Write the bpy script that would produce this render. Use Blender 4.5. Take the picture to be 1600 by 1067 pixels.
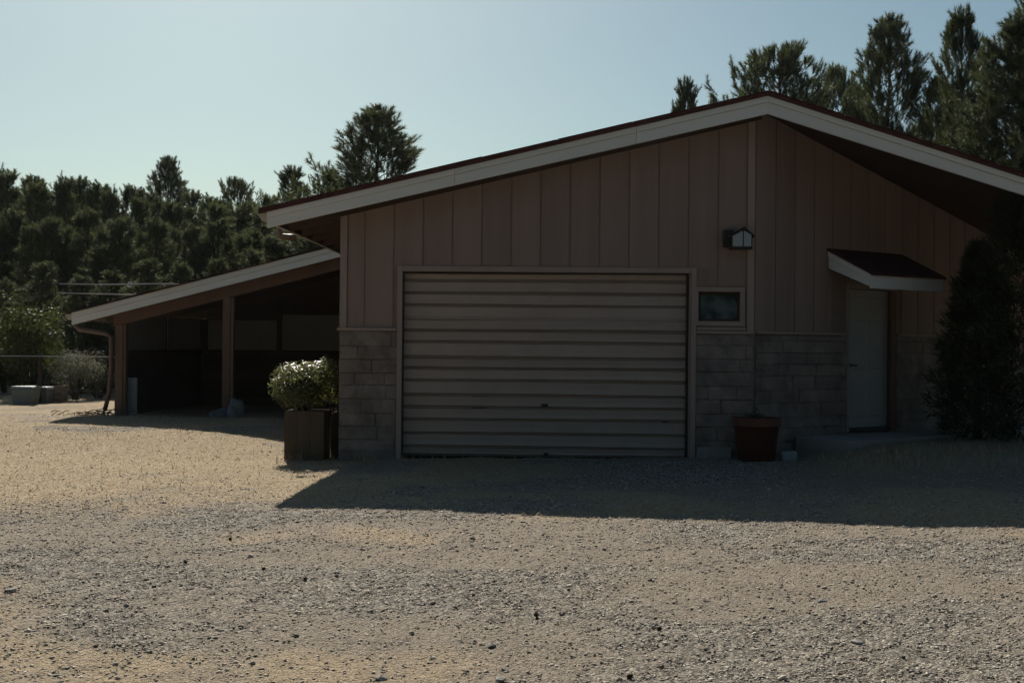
import bpy, math, random
import numpy as np
from mathutils import Matrix, Vector

for o in list(bpy.data.objects): bpy.data.objects.remove(o, do_unlink=True)
scene = bpy.context.scene
col = scene.collection
R = math.radians
rng = np.random.default_rng(7)
random.seed(7)

# ------------------------------------------------------------------ camera
FPX = 1900.0                     # focal length in photo pixels (photo 1600 wide)
CAM = np.array([0.0, -15.6, 1.42])
YAW, PITCH, ROLL = R(2.0), 6.5 / 1900, 0.0095
cd = bpy.data.cameras.new('camera'); cam = bpy.data.objects.new('camera', cd); col.objects.link(cam)
cd.sensor_width = 36; cd.lens = FPX / 1600 * 36; cd.clip_end = 1500; cd.clip_start = 0.05
MC = Matrix.Rotation(YAW, 3, 'Z') @ Matrix.Rotation(math.pi / 2 + PITCH, 3, 'X') @ Matrix.Rotation(ROLL, 3, 'Z')
cam.matrix_world = Matrix.Translation(Vector(CAM)) @ MC.to_4x4()
scene.camera = cam

# ------------------------------------------------------------------ sky, sun, exposure
SA, SB = 0.37, 1.26              # ground shift of a shadow per metre of height (x, -y)
L = Vector((SA, -SB, -1.0)).normalized()          # direction the light travels
sun_el = math.asin(-L.z); sun_az = math.atan2(-L.x, -L.y)   # azimuth measured from +Y towards +X
w = bpy.data.worlds.new('World'); scene.world = w; w.use_nodes = True
nt = w.node_tree; nt.nodes.clear()
sky = nt.nodes.new('ShaderNodeTexSky'); sky.sky_type = 'NISHITA'; sky.sun_disc = False
sky.sun_elevation = sun_el; sky.sun_rotation = sun_az
sky.altitude = 100; sky.air_density = 1.0; sky.dust_density = 1.25; sky.ozone_density = 3.5
bg = nt.nodes.new('ShaderNodeBackground'); bg.inputs['Strength'].default_value = 0.05
ow = nt.nodes.new('ShaderNodeOutputWorld')
tint = nt.nodes.new('ShaderNodeMix'); tint.data_type = 'RGBA'; tint.blend_type = 'MULTIPLY'; tint.inputs[0].default_value = 1; tint.inputs[7].default_value = (.915, 1.01, .875, 1)   # camera white balance
nt.links.new(sky.outputs[0], tint.inputs[6]); nt.links.new(tint.outputs[2], bg.inputs[0]); nt.links.new(bg.outputs[0], ow.inputs[0])
sd = bpy.data.lights.new('sun', 'SUN'); sd.energy = 5.0; sd.angle = R(0.5); sd.color = (1.0, 0.93, 0.82)
sun = bpy.data.objects.new('sun', sd); col.objects.link(sun)
sun.rotation_euler = L.to_track_quat('-Z', 'Y').to_euler(); sun.location = (-10, 20, 25)
vs = scene.view_settings; vs.view_transform = 'Standard'; vs.look = 'None'; vs.gamma = 1; vs.exposure = 0.42
vs.use_curve_mapping = False

# ------------------------------------------------------------------ pixel -> world
def ray(px, py):
    return np.array(MC @ Vector(((px - 800) / FPX, -(py - 533.5) / FPX, -1.0)))
def atY(px, py, y):
    d = ray(px, py); return CAM + d * ((y - CAM[1]) / d[1])
def atG(px, py, z=0.0):
    d = ray(px, py); return CAM + d * ((z - CAM[2]) / d[2])
def atP(px, py, p0, n):
    d = ray(px, py); n = np.array(n); return CAM + d * (np.dot(np.array(p0) - CAM, n) / np.dot(d, n))

# ------------------------------------------------------------------ helpers
def smooth(a, b, x):
    t = np.clip((x - a) / (b - a), 0, 1); return t * t * (3 - 2 * t)
_H = rng.random((256, 256))
def vnoise(x, y, s):
    x = np.asarray(x, float) * s; y = np.asarray(y, float) * s
    xi = np.floor(x).astype(int); yi = np.floor(y).astype(int)
    fx = x - xi; fy = y - yi; fx = fx * fx * (3 - 2 * fx); fy = fy * fy * (3 - 2 * fy)
    h = lambda a, b: _H[a & 255, b & 255]
    return (h(xi, yi) * (1 - fx) + h(xi + 1, yi) * fx) * (1 - fy) + (h(xi, yi + 1) * (1 - fx) + h(xi + 1, yi + 1) * fx) * fy
def fbm(x, y, s, n=4):
    v = 0; a = .5; t = 0
    for k in range(n):
        v = v + a * vnoise(x + 17.3 * k, y - 9.1 * k, s * 2 ** k); t += a; a *= .5
    return v / t
def gz(x, y):
    x = np.asarray(x, float); y = np.asarray(y, float)
    z = np.clip(.022 * (x - 1), -.09, .16)
    z = z * (1 - smooth(1, 6, y))
    z = z + .13 * smooth(3.0, 4.3, x) * smooth(-3.4, -1.2, y)
    z = z + (.16 * smooth(0, 3.2, y) - .08 * smooth(4.6, 6.5, y)) * smooth(-2.8, -5.0, x)
    near = 1 - smooth(12, 30, np.hypot(x, y + 4))
    z = z + near * ((fbm(x, y, .7) - .5) * .07 + (fbm(x + 40, y, 4.0, 3) - .5) * .022)
    return z
def gzf(x, y): return float(gz(x, y))

def mk(name, verts, faces, mat, parent=None, smooth_=False):
    me = bpy.data.meshes.new(name); me.from_pydata([tuple(map(float, v)) for v in verts], [], faces); me.update()
    if mat: me.materials.append(mat)
    if smooth_: me.polygons.foreach_set('use_smooth', [True] * len(me.polygons))
    o = bpy.data.objects.new(name, me); col.objects.link(o)
    if parent: o.parent = parent
    return o
def mk_tris(name, V, T, mat, parent=None, attrs=None, smooth_=False):
    V = np.ascontiguousarray(V, np.float32); T = np.ascontiguousarray(T, np.int32)
    me = bpy.data.meshes.new(name); me.vertices.add(len(V)); me.vertices.foreach_set('co', V.ravel())
    n = T.shape[1]
    me.loops.add(T.size); me.loops.foreach_set('vertex_index', T.ravel())
    me.polygons.add(len(T)); me.polygons.foreach_set('loop_start', np.arange(0, T.size, n, dtype=np.int32))
    try: me.polygons.foreach_set('loop_total', np.full(len(T), n, np.int32))
    except Exception: pass
    me.update(calc_edges=True)
    if smooth_: me.polygons.foreach_set('use_smooth', np.ones(len(T), bool))
    for k, a in (attrs or {}).items():
        at = me.attributes.new(k, 'FLOAT', 'POINT'); at.data.foreach_set('value', np.ascontiguousarray(a, np.float32))
    me.materials.append(mat)
    o = bpy.data.objects.new(name, me); col.objects.link(o)
    if parent: o.parent = parent
    return o
class MB:
    def __init__(s): s.v = []; s.f = []
    def poly(s, vs, fs):
        b = len(s.v); s.v += [tuple(map(float, v)) for v in vs]; s.f += [tuple(i + b for i in f) for f in fs]; return s
    def box(s, x0, x1, y0, y1, z0, z1):
        return s.hexa([(x0, y0, z0), (x1, y0, z0), (x1, y1, z0), (x0, y1, z0)], [(x0, y0, z1), (x1, y0, z1), (x1, y1, z1), (x0, y1, z1)])
    def hexa(s, b, t):
        return s.poly(list(b) + list(t), [(3, 2, 1, 0), (4, 5, 6, 7), (0, 1, 5, 4), (1, 2, 6, 5), (2, 3, 7, 6), (3, 0, 4, 7)])
    def prism(s, pts, y0, y1):          # pts (x,z) polygon seen from the front, extruded y0..y1
        n = len(pts)
        v = [(p[0], y0, p[1]) for p in pts] + [(p[0], y1, p[1]) for p in pts]
        f = [tuple(range(n)), tuple(range(2 * n - 1, n - 1, -1))] + [((i + 1) % n, i, n + i, n + (i + 1) % n) for i in range(n)]
        return s.poly(v, f)
    def tube(s, pts, r, n=8, cap=True):
        pts = [np.array(p, float) for p in pts]; m = len(pts)
        rs = r if hasattr(r, '__len__') else [r] * m
        b = len(s.v); vs = []
        for i, p in enumerate(pts):
            d = pts[min(i + 1, m - 1)] - pts[max(i - 1, 0)]; d = d / (np.linalg.norm(d) + 1e-9)
            u = np.cross(d, (0, 0, 1) if abs(d[2]) < .9 else (1, 0, 0)); u /= np.linalg.norm(u); q = np.cross(d, u)
            for k in range(n):
                a = 2 * math.pi * k / n; vs.append(p + rs[i] * (u * math.cos(a) + q * math.sin(a)))
        fs = [(i * n + k, i * n + (k + 1) % n, (i + 1) * n + (k + 1) % n, (i + 1) * n + k) for i in range(m - 1) for k in range(n)]
        if cap: fs += [tuple(range(n - 1, -1, -1)), tuple((m - 1) * n + k for k in range(n))]
        return s.poly(vs, fs)
    def lathe(s, prof, c, n=20):        # prof (r,z)
        vs = [(c[0] + r * math.cos(2 * math.pi * k / n), c[1] + r * math.sin(2 * math.pi * k / n), c[2] + z) for r, z in prof for k in range(n)]
        m = len(prof)
        fs = [(i * n + k, i * n + (k + 1) % n, (i + 1) * n + (k + 1) % n, (i + 1) * n + k) for i in range(m - 1) for k in range(n)]
        fs += [tuple(range(n - 1, -1, -1)), tuple((m - 1) * n + k for k in range(n))]
        return s.poly(vs, fs)
    def build(s, name, mat, parent=None, tf=None, sm=False, bevel=0):
        v = s.v if tf is None else [tf(*p) for p in s.v]
        o = mk(name, v, s.f, mat, parent, sm)
        if bevel:
            md = o.modifiers.new('bevel', 'BEVEL'); md.width = bevel; md.segments = 2; md.limit_method = 'ANGLE'
        return o
def empty(name, loc=(0, 0, 0), rz=0):
    o = bpy.data.objects.new(name, None); col.objects.link(o); o.location = loc; o.rotation_euler = (0, 0, rz); o.empty_display_size = .2; return o
def tag(o, label=None, cat=None, group=None, kind=None):
    if label: o['label'] = label
    if cat: o['category'] = cat
    if group: o['group'] = group
    if kind: o['kind'] = kind
    return o
def copy_tree(o, parent=None):
    c = o.copy(); col.objects.link(c); c.parent = parent
    for ch in list(o.children): copy_tree(ch, c)
    return c

# ------------------------------------------------------------------ materials
def mat(name, base, var=.25, scale=6, rough=.75, bump=.15, bscale=None, stretch=(1, 1, 1), metal=0, spec=.3, base2=None, trans=0, coat=0, dirt=None, dscale=1.3, cont=False):
    m = bpy.data.materials.new(name); m.use_nodes = True; t = m.node_tree; N = t.nodes; K = t.links
    p = N['Principled BSDF']; p.inputs['Roughness'].default_value = rough; p.inputs['Metallic'].default_value = metal
    p.inputs['Specular IOR Level'].default_value = spec
    tc = N.new('ShaderNodeTexCoord'); mp = N.new('ShaderNodeMapping'); mp.inputs['Scale'].default_value = stretch
    K.new(tc.outputs['Object'], mp.inputs[0])
    oi = N.new('ShaderNodeObjectInfo')
    ad = N.new('ShaderNodeVectorMath'); ad.operation = 'ADD'; K.new(mp.outputs[0], ad.inputs[0])
    sc = N.new('ShaderNodeVectorMath'); sc.operation = 'SCALE'; sc.inputs['Scale'].default_value = 0.0 if cont else 37.0
    cb = N.new('ShaderNodeCombineXYZ'); K.new(oi.outputs['Random'], cb.inputs[0]); K.new(oi.outputs['Random'], cb.inputs[1]); K.new(cb.outputs[0], sc.inputs[0]); K.new(sc.outputs[0], ad.inputs[1])
    nz = N.new('ShaderNodeTexNoise'); nz.inputs['Scale'].default_value = scale; nz.inputs['Detail'].default_value = 8; nz.inputs['Roughness'].default_value = .65
    K.new(ad.outputs[0], nz.inputs['Vector'])
    b2 = base2 or tuple(c * (1 - var) for c in base)
    rp = N.new('ShaderNodeValToRGB'); rp.color_ramp.elements[0].position = .32; rp.color_ramp.elements[1].position = .68
    rp.color_ramp.elements[0].color = (*b2, 1); rp.color_ramp.elements[1].color = (*base, 1)
    K.new(nz.outputs['Fac'], rp.inputs[0]); c = rp.outputs[0]
    if dirt:
        n3 = N.new('ShaderNodeTexNoise'); n3.inputs['Scale'].default_value = dscale; n3.inputs['Detail'].default_value = 9; n3.inputs['Roughness'].default_value = .72
        K.new(ad.outputs[0], n3.inputs['Vector'])
        r3 = N.new('ShaderNodeMapRange'); r3.inputs[1].default_value = .5; r3.inputs[2].default_value = .72; r3.inputs[4].default_value = .75
        K.new(n3.outputs['Fac'], r3.inputs[0])
        mx = N.new('ShaderNodeMix'); mx.data_type = 'RGBA'; K.new(r3.outputs[0], mx.inputs[0]); K.new(c, mx.inputs[6]); mx.inputs[7].default_value = (*dirt, 1); c = mx.outputs[2]
    hs = N.new('ShaderNodeHueSaturation'); mr = N.new('ShaderNodeMapRange'); mr.inputs[3].default_value = 1 - var * .5; mr.inputs[4].default_value = 1 + var * .5
    K.new(oi.outputs['Random'], mr.inputs[0]); K.new(mr.outputs[0], hs.inputs['Value']); K.new(c, hs.inputs['Color']); K.new(hs.outputs[0], p.inputs['Base Color'])
    if bump:
        n2 = N.new('ShaderNodeTexNoise'); n2.inputs['Scale'].default_value = bscale or scale * 5; n2.inputs['Detail'].default_value = 6; K.new(ad.outputs[0], n2.inputs['Vector'])
        bp = N.new('ShaderNodeBump'); bp.inputs['Strength'].default_value = bump; bp.inputs['Distance'].default_value = .02; K.new(n2.outputs['Fac'], bp.inputs['Height']); K.new(bp.outputs[0], p.inputs['Normal'])
    return m
def leaf_mat(name, c1, c2, trans=.35, rough=.5, spec=.3, tcol=None):
    m = bpy.data.materials.new(name); m.use_nodes = True; t = m.node_tree; N = t.nodes; K = t.links
    p = N['Principled BSDF']; out = N['Material Output']; p.inputs['Roughness'].default_value = rough; p.inputs['Specular IOR Level'].default_value = spec
    at = N.new('ShaderNodeAttribute'); at.attribute_name = 'tone'
    oi = N.new('ShaderNodeObjectInfo')
    mx = N.new('ShaderNodeMix'); mx.data_type = 'RGBA'; K.new(at.outputs['Fac'], mx.inputs[0]); mx.inputs[6].default_value = (*c1, 1); mx.inputs[7].default_value = (*c2, 1)
    hs = N.new('ShaderNodeHueSaturation'); mr = N.new('ShaderNodeMapRange'); mr.inputs[3].default_value = .8; mr.inputs[4].default_value = 1.2
    K.new(oi.outputs['Random'], mr.inputs[0]); K.new(mr.outputs[0], hs.inputs['Value']); K.new(mx.outputs[2], hs.inputs['Color'])
    K.new(hs.outputs[0], p.inputs['Base Color'])
    tr = N.new('ShaderNodeBsdfTranslucent'); h2 = N.new('ShaderNodeHueSaturation'); h2.inputs['Value'].default_value = 1.5; h2.inputs['Saturation'].default_value = 1.1; h2.inputs['Hue'].default_value = .485
    K.new(hs.outputs[0], h2.inputs['Color']); K.new(h2.outputs[0], tr.inputs['Color'])
    ms = N.new('ShaderNodeMixShader'); ms.inputs[0].default_value = trans; K.new(p.outputs[0], ms.inputs[1]); K.new(tr.outputs[0], ms.inputs[2]); K.new(ms.outputs[0], out.inputs[0])
    return m
def tone_mat(name, stops, rough=.9, bump=.3, bscale=90):
    m = bpy.data.materials.new(name); m.use_nodes = True; t = m.node_tree; N = t.nodes; K = t.links
    p = N['Principled BSDF']; p.inputs['Roughness'].default_value = rough; p.inputs['Specular IOR Level'].default_value = .25
    at = N.new('ShaderNodeAttribute'); at.attribute_name = 'tone'; rp = N.new('ShaderNodeValToRGB'); e = rp.color_ramp.elements
    for i, (q, c) in enumerate(stops):
        el = e[i] if i < 2 else e.new(q); el.position = q; el.color = (*c, 1)
    K.new(at.outputs['Fac'], rp.inputs[0]); K.new(rp.outputs[0], p.inputs['Base Color'])
    if bump:
        n2 = N.new('ShaderNodeTexNoise'); n2.inputs['Scale'].default_value = bscale; bp = N.new('ShaderNodeBump'); bp.inputs['Strength'].default_value = bump; bp.inputs['Distance'].default_value = .01
        K.new(n2.outputs['Fac'], bp.inputs['Height']); K.new(bp.outputs[0], p.inputs['Normal'])
    return m

M = dict(
    siding=mat('siding_paint', (.285, .215, .187), .2, 3, .8, .12, 60, (1, 1, .08), dirt=(.2, .155, .134), dscale=2.2),
    siding2=mat('sheathing', (.25, .195, .17), .2, 4, .85, .1),
    trim=mat('trim_paint', (.32, .255, .225), .12, 4, .75, .1, 40, (1, 1, .15)),
    fascia=mat('fascia_paint', (.68, .7, .68), .1, 2.2, .6, .1, 50, (.25, 1, 1), dirt=(.55, .56, .54), dscale=2.2),
    roofing=mat('roofing', (.075, .03, .027), .45, 5, .9, .5, 70),
    soffit=mat('soffit_boards', (.07, .045, .034), .3, 4, .85, .2, 30, (1, .1, 1)),
    stone=mat('split_stone', (.27, .23, .208), .22, 4, .92, .7, 18, base2=(.13, .11, .1), dirt=(.1, .088, .08), dscale=2.2, cont=True),
    mortar=mat('mortar', (.15, .14, .13), .25, 9, .95, .5, 60),
    shutter=mat('shutter_metal', (.37, .308, .276), .12, 2.5, .5, .06, 20, (1, 1, 1), metal=0, spec=.4, dirt=(.3, .25, .222), dscale=2.0),
    darkmetal=mat('dark_metal', (.03, .028, .027), .3, 8, .5, .05, spec=.4),
    rubber=mat('rubber_seal', (.02, .02, .02), .2, 9, .8, .1),
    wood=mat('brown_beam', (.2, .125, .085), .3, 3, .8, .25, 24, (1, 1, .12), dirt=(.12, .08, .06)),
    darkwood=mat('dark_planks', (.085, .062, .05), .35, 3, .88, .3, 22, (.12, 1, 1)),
    greypanel=mat('grey_panel', (.36, .36, .345), .15, 2, .8, .08, dirt=(.27, .27, .255)),
    gutter=mat('gutter_metal', (.5, .47, .4), .15, 6, .45, .05, spec=.5),
    downspout=mat('downspout_paint', (.17, .115, .085), .25, 7, .55, .1, spec=.4, dirt=(.11, .07, .05)),
    doorpaint=mat('door_paint', (.33, .35, .35), .08, 3, .55, .06, 40, dirt=(.26, .27, .27)),
    concrete=mat('concrete', (.3, .29, .27), .25, 4, .92, .4, 40, dirt=(.2, .19, .175)),
    terracotta=mat('terracotta', (.16, .072, .05), .3, 6, .85, .2, 40, dirt=(.13, .07, .055)),
    plank=mat('planter_planks', (.115, .09, .062), .3, 5, .9, .45, 30, (1, 1, .5), dirt=(.055, .05, .042), dscale=4),
    bag=mat('plastic_bag', (.15, .17, .178), .3, 6, .4, .9, 10, spec=.5),
    bluepanel=mat('pale_panel', (.34, .39, .4), .1, 3, .6, .06, dirt=(.24, .27, .27)),
    tub=mat('grey_tub', (.16, .19, .19), .2, 5, .5, .05, spec=.4),
    lid=mat('tub_lid', (.28, .32, .31), .15, 6, .4, .05, spec=.5),
    crate=mat('crate_wood', (.2, .15, .11), .3, 5, .85, .3, 30, (.2, 1, 1)),
    bark=mat('bark', (.06, .045, .035), .4, 8, .95, .6, 30, (1, 1, .25)),
    twig=mat('dry_twig', (.16, .12, .085), .4, 9, .9, .3),
    steel=mat('galvanised', (.42, .42, .42), .2, 9, .4, .05, metal=.6, spec=.5),
    cable=mat('cable', (.05, .05, .05), .1, 9, .6, 0),
    porcelain=mat('porcelain', (.6, .58, .54), .05, 9, .2, 0, spec=.6),
    rock=mat('rock', (.24, .235, .225), .35, 9, .9, .5, 40),
    bluerock=mat('pale_block', (.26, .3, .31), .15, 8, .8, .3, 40),
    cone=mat('pine_cone', (.05, .035, .025), .4, 40, .9, .3, 90),
    soil=mat('potting_soil', (.04, .03, .022), .4, 20, .95, .6, 60),
)
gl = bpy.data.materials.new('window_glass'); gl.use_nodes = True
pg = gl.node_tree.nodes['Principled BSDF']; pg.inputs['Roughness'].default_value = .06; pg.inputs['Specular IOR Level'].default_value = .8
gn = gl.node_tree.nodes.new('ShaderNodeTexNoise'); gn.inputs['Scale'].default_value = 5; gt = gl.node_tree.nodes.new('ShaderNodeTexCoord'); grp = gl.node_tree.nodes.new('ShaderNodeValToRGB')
grp.color_ramp.elements[0].position = .4; grp.color_ramp.elements[1].position = .62; grp.color_ramp.elements[0].color = (.02, .032, .036, 1); grp.color_ramp.elements[1].color = (.095, .13, .14, 1)   # mottled teal reflection painted into the pane's base colour
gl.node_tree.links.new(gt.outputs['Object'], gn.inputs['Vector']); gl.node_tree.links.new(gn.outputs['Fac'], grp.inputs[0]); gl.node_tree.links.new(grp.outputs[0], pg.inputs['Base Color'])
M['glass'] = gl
lg = bpy.data.materials.new('lantern_glass'); lg.use_nodes = True
pg = lg.node_tree.nodes['Principled BSDF']; pg.inputs['Base Color'].default_value = (.3, .36, .38, 1); pg.inputs['Roughness'].default_value = .25; pg.inputs['Specular IOR Level'].default_value = .6
M['lglass'] = lg
NEEDLE = leaf_mat('pine_needles', (.022, .036, .02), (.085, .1, .04), .36, .55)
NEEDLE2 = leaf_mat('forest_needles', (.026, .043, .023), (.105, .12, .052), .36, .6)
LEAF = leaf_mat('glossy_leaves', (.055, .075, .022), (.18, .19, .07), .45, .38, .6)
BUSH = leaf_mat('bush_leaves', (.024, .04, .013), (.075, .088, .028), .34, .65)
SAGE = leaf_mat('sage_leaves', (.09, .10, .07), (.22, .22, .16), .3, .7)
CYP = leaf_mat('cypress_leaves', (.02, .03, .018), (.06, .075, .04), .15, .7)
DRY = tone_mat('dry_straw', [(0, (.2, .135, .075)), (1, (.58, .44, .27))], .85, 0)

# ------------------------------------------------------------------ ground
def straw_mask(x, y):
    f = fbm(x + 3, y, .45) - .5
    m = smooth(-5.6, -3.2, y + f * 3.2 - .15 * (x + 4)) * (1 - smooth(-1.2, .9, x + f * 2)) * (1 - .8 * smooth(.54, .66, fbm(x + 31, y * 1.6 + 7, .8)))
    m2 = smooth(.56, .72, fbm(x + 60, y + 21, .55)) * .75
    m3 = smooth(2.2, 3.6, x) * smooth(-3.4, -1.6, y) * .6
    return np.clip(np.maximum(np.maximum(m, m2), m3), 0, 1)
def gravel_mask(x, y):
    g = smooth(.4, .6, fbm(x * .7 - 11, y * 1.3 + 5, .7))
    return np.clip((.26 + .74 * g) * (1 - .85 * straw_mask(x, y)) + .06, 0, 1)
def axis(a, b, step, lo, hi):
    c = list(np.arange(a, b + 1e-6, step)); s = step; x = a
    while x > lo: s *= 1.35; x -= s; c.insert(0, max(x, lo))
    s = step; x = c[-1]
    while x < hi: s *= 1.35; x += s; c.append(min(x, hi))
    return np.array(c)
gx = axis(-8, 8, .055, -400, 400); gy = axis(-11.5, 7, .055, -300, 600)
XX, YY = np.meshgrid(gx, gy); ZZ = gz(XX, YY)
gm = gravel_mask(XX, YY); st = straw_mask(XX, YY)
ZZ = ZZ + (1 - smooth(10, 14, np.hypot(XX, YY + 4))) * rng.normal(0, .0045, ZZ.shape) * (.4 + gm)
nx, ny = len(gx), len(gy)
ii = (np.arange(ny - 1)[:, None] * nx + np.arange(nx - 1)[None]).ravel()
mg = bpy.data.materials.new('dirt_ground'); mg.use_nodes = True; t = mg.node_tree; N = t.nodes; K = t.links
p = N['Principled BSDF']; p.inputs['Roughness'].default_value = .95; p.inputs['Specular IOR Level'].default_value = .15
tc = N.new('ShaderNodeTexCoord')
def noise(s, d=8, r=.65):
    n = N.new('ShaderNodeTexNoise'); n.inputs['Scale'].default_value = s; n.inputs['Detail'].default_value = d; n.inputs['Roughness'].default_value = r; K.new(tc.outputs['Object'], n.inputs['Vector']); return n
def ramp(sock, *st_):
    r = N.new('ShaderNodeValToRGB'); e = r.color_ramp.elements
    for i, (q, c) in enumerate(st_):
        el = e[i] if i < 2 else e.new(q); el.position = q; el.color = (*c, 1)
    K.new(sock, r.inputs[0]); return r.outputs[0]
def mix(f, a, b, mode='MIX'):
    m = N.new('ShaderNodeMix'); m.data_type = 'RGBA'; m.blend_type = mode
    if isinstance(f, float): m.inputs[0].default_value = f
    else: K.new(f, m.inputs[0])
    K.new(a, m.inputs[6]); K.new(b, m.inputs[7]); return m.outputs[2]
def attr(n):
    a = N.new('ShaderNodeAttribute'); a.attribute_name = n; return a.outputs['Fac']
dirt = ramp(noise(2.2).outputs['Fac'], (.3, (.22, .168, .122)), (.7, (.39, .315, .232)))
fine = ramp(noise(38, 6).outputs['Fac'], (.3, (.135, .11, .086)), (.7, (.46, .39, .305)))
dirt = mix(.55, dirt, fine)
vo = N.new('ShaderNodeTexVoronoi'); vo.inputs['Scale'].default_value = 58; K.new(tc.outputs['Object'], vo.inputs['Vector'])
peb = ramp(vo.outputs['Color'], (.15, (.1, .09, .078)), (.5, (.245, .215, .178)), (.9, (.5, .44, .36)))
stw = ramp(noise(24, 8, .75).outputs['Fac'], (.3, (.22, .16, .098)), (.52, (.44, .345, .22)), (.75, (.62, .5, .34)))
c = mix(attr('gravel'), dirt, peb); c = mix(attr('straw'), c, stw)
K.new(c, p.inputs['Base Color'])
b1 = N.new('ShaderNodeBump'); b1.inputs['Strength'].default_value = 1.0; b1.inputs['Distance'].default_value = .02; b1.invert = True; K.new(vo.outputs['Distance'], b1.inputs['Height'])
b2 = N.new('ShaderNodeBump'); b2.inputs['Strength'].default_value = .9; b2.inputs['Distance'].default_value = .035; K.new(noise(30, 8).outputs['Fac'], b2.inputs['Height']); K.new(b1.outputs[0], b2.inputs['Normal']); K.new(b2.outputs[0], p.inputs['Normal'])
gr = mk_tris('ground', np.stack([XX, YY, ZZ], -1).reshape(-1, 3), np.stack([ii, ii + 1, ii + nx + 1, ii + nx], 1), mg, None, {'gravel': gm.ravel(), 'straw': st.ravel()}, True)
tag(gr, 'dry dirt yard of gravel and straw in front of the garage', None, None, 'structure')

# loose gravel (nobody could count it)
def scatter_stones(n, seed, rmin, rmax, ylo, yhi, flat=.4):
    r = np.random.default_rng(seed)
    y = ylo + (yhi - ylo) * r.random(n) ** 1.5; dist = y - CAM[1]
    x = (r.random(n) - .5) * 2 * (dist * .44 + .6) - dist * .035
    keep = r.random(n) < gravel_mask(x, y) * .95 + .05
    keep &= ~((y > -.2) & (x > -2.9) & (x < 3.2))
    x, y = x[keep], y[keep]; m = len(x)
    s = rmin * (rmax / rmin) ** (r.random(m) ** 2.0) * (.8 + .03 * (y - CAM[1] - 5))
    z = gz(x, y)
    base = np.array([(1, 0, 0), (.3, .95, 0), (-.8, .6, 0), (-.8, -.6, 0), (.3, -.95, 0), (.35, .1, 1), (-.35, -.1, .9), (0, 0, -1)])
    F = np.array([(0, 1, 5), (1, 2, 6), (1, 6, 5), (2, 3, 6), (3, 4, 6), (4, 5, 6), (4, 0, 5), (1, 0, 7), (2, 1, 7), (3, 2, 7), (4, 3, 7), (0, 4, 7)])
    P = base[None] * (1 + r.normal(0, .22, (m, 8, 3)))
    a = r.random(m) * 6.283; ca, sa = np.cos(a), np.sin(a)
    el = .55 + .45 * r.random(m)
    px = P[..., 0]; py = P[..., 1] * el[:, None]; pz = P[..., 2] * (flat * (.55 + .9 * r.random(m)))[:, None]
    tl = r.normal(0, .22, m)[:, None]; pz, px = pz + px * tl, px - pz * tl
    V = np.stack([(px * ca[:, None] - py * sa[:, None]) * s[:, None] + x[:, None], (px * sa[:, None] + py * ca[:, None]) * s[:, None] + y[:, None], pz * s[:, None] + z[:, None] + .15 * s[:, None]], -1)
    T = (F[None] + (np.arange(m) * 8)[:, None, None]).reshape(-1, 3)
    tone = np.repeat(np.clip(r.normal(.62, .2, m), 0, 1), 8)
    return V.reshape(-1, 3), T, tone
parts = [scatter_stones(125000, 1, .004, .0165, -11.6, -4.0), scatter_stones(26000, 4, .008, .02, -7, 3), scatter_stones(13000, 2, .009, .02, -11.5, -3.0, .42), scatter_stones(220, 8, .02, .032, -11.4, -3.0, .45)]
Vs, Ts, Tn, off = [], [], [], 0
for v, tt, tn in parts: Vs.append(v); Ts.append(tt + off); Tn.append(tn); off += len(v)
STONE = tone_mat('gravel_stone', [(0, (.1, .092, .082)), (1, (.6, .545, .46)), (.35, (.235, .213, .186)), (.65, (.38, .342, .288))])
tag(mk_tris('gravel', np.concatenate(Vs), np.concatenate(Ts), STONE, None, {'tone': np.concatenate(Tn)}), 'loose grey and tan gravel strewn over the yard', 'gravel', None, 'stuff')

# straw bits and dry grass
def blades(x, y, z, ln, wd, tilt, r, tone):
    m = len(x); a = r.random(m) * 6.283; d = np.stack([np.cos(a) * np.cos(tilt), np.sin(a) * np.cos(tilt), np.sin(tilt)], -1)
    s = np.stack([-np.sin(a), np.cos(a), 0 * a], -1) * wd[:, None]
    o = np.stack([x, y, z], -1); md = o + d * ln[:, None] * .5; md[:, 2] += ln * .12; tp = o + d * ln[:, None]
    V = np.stack([o - s, o + s, md + s * .8, md - s * .8, tp], 1)
    T = np.array([(0, 1, 2), (0, 2, 3), (3, 2, 4)])[None] + (np.arange(m) * 5)[:, None, None]
    return V.reshape(-1, 3), T.reshape(-1, 3), np.repeat(tone, 5)
r = np.random.default_rng(21); n = 60000
y = -8 + 14 * r.random(n); x = -9.5 + 14.5 * r.random(n); k = (r.random(n) < straw_mask(x, y) * .95) & ~((y > -.05) & (x > -2.6) & (x < 3))
x, y = x[k], y[k]; m = len(x)
V1 = blades(x, y, gz(x, y) + .006, .03 + .07 * r.random(m), .0016 + .0022 * r.random(m), r.normal(.12, .22, m), r, r.random(m))
nw_ = 5200; wx_ = np.concatenate([r.uniform(3.1, 7.4, nw_ - 1500), r.uniform(-3.6, -2.3, 700), r.uniform(-2.5, 3.2, 300), r.uniform(-8.6, -6.8, 500)]); wy_ = np.concatenate([r.uniform(-2.6, -.5, nw_ - 1500), r.uniform(-.35, .1, 700), r.uniform(-.2, -.06, 300), r.uniform(4.5, 6.4, 500)])
k = r.random(nw_) < .15 + .85 * smooth(.42, .6, fbm(wx_ * 2, wy_ * 2 + 13, .9)); wx_, wy_ = wx_[k], wy_[k]; m = len(wx_)
V3 = blades(wx_, wy_, gz(wx_, wy_), .05 + .11 * r.random(m) ** 2, .0018 + .0016 * r.random(m), np.clip(r.normal(.9, .35, m), .1, 1.5), r, r.random(m))
V1 = (np.concatenate([V1[0], V3[0]]), np.concatenate([V1[1], V3[1] + len(V1[0])]), np.concatenate([V1[2], V3[2]]))
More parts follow.
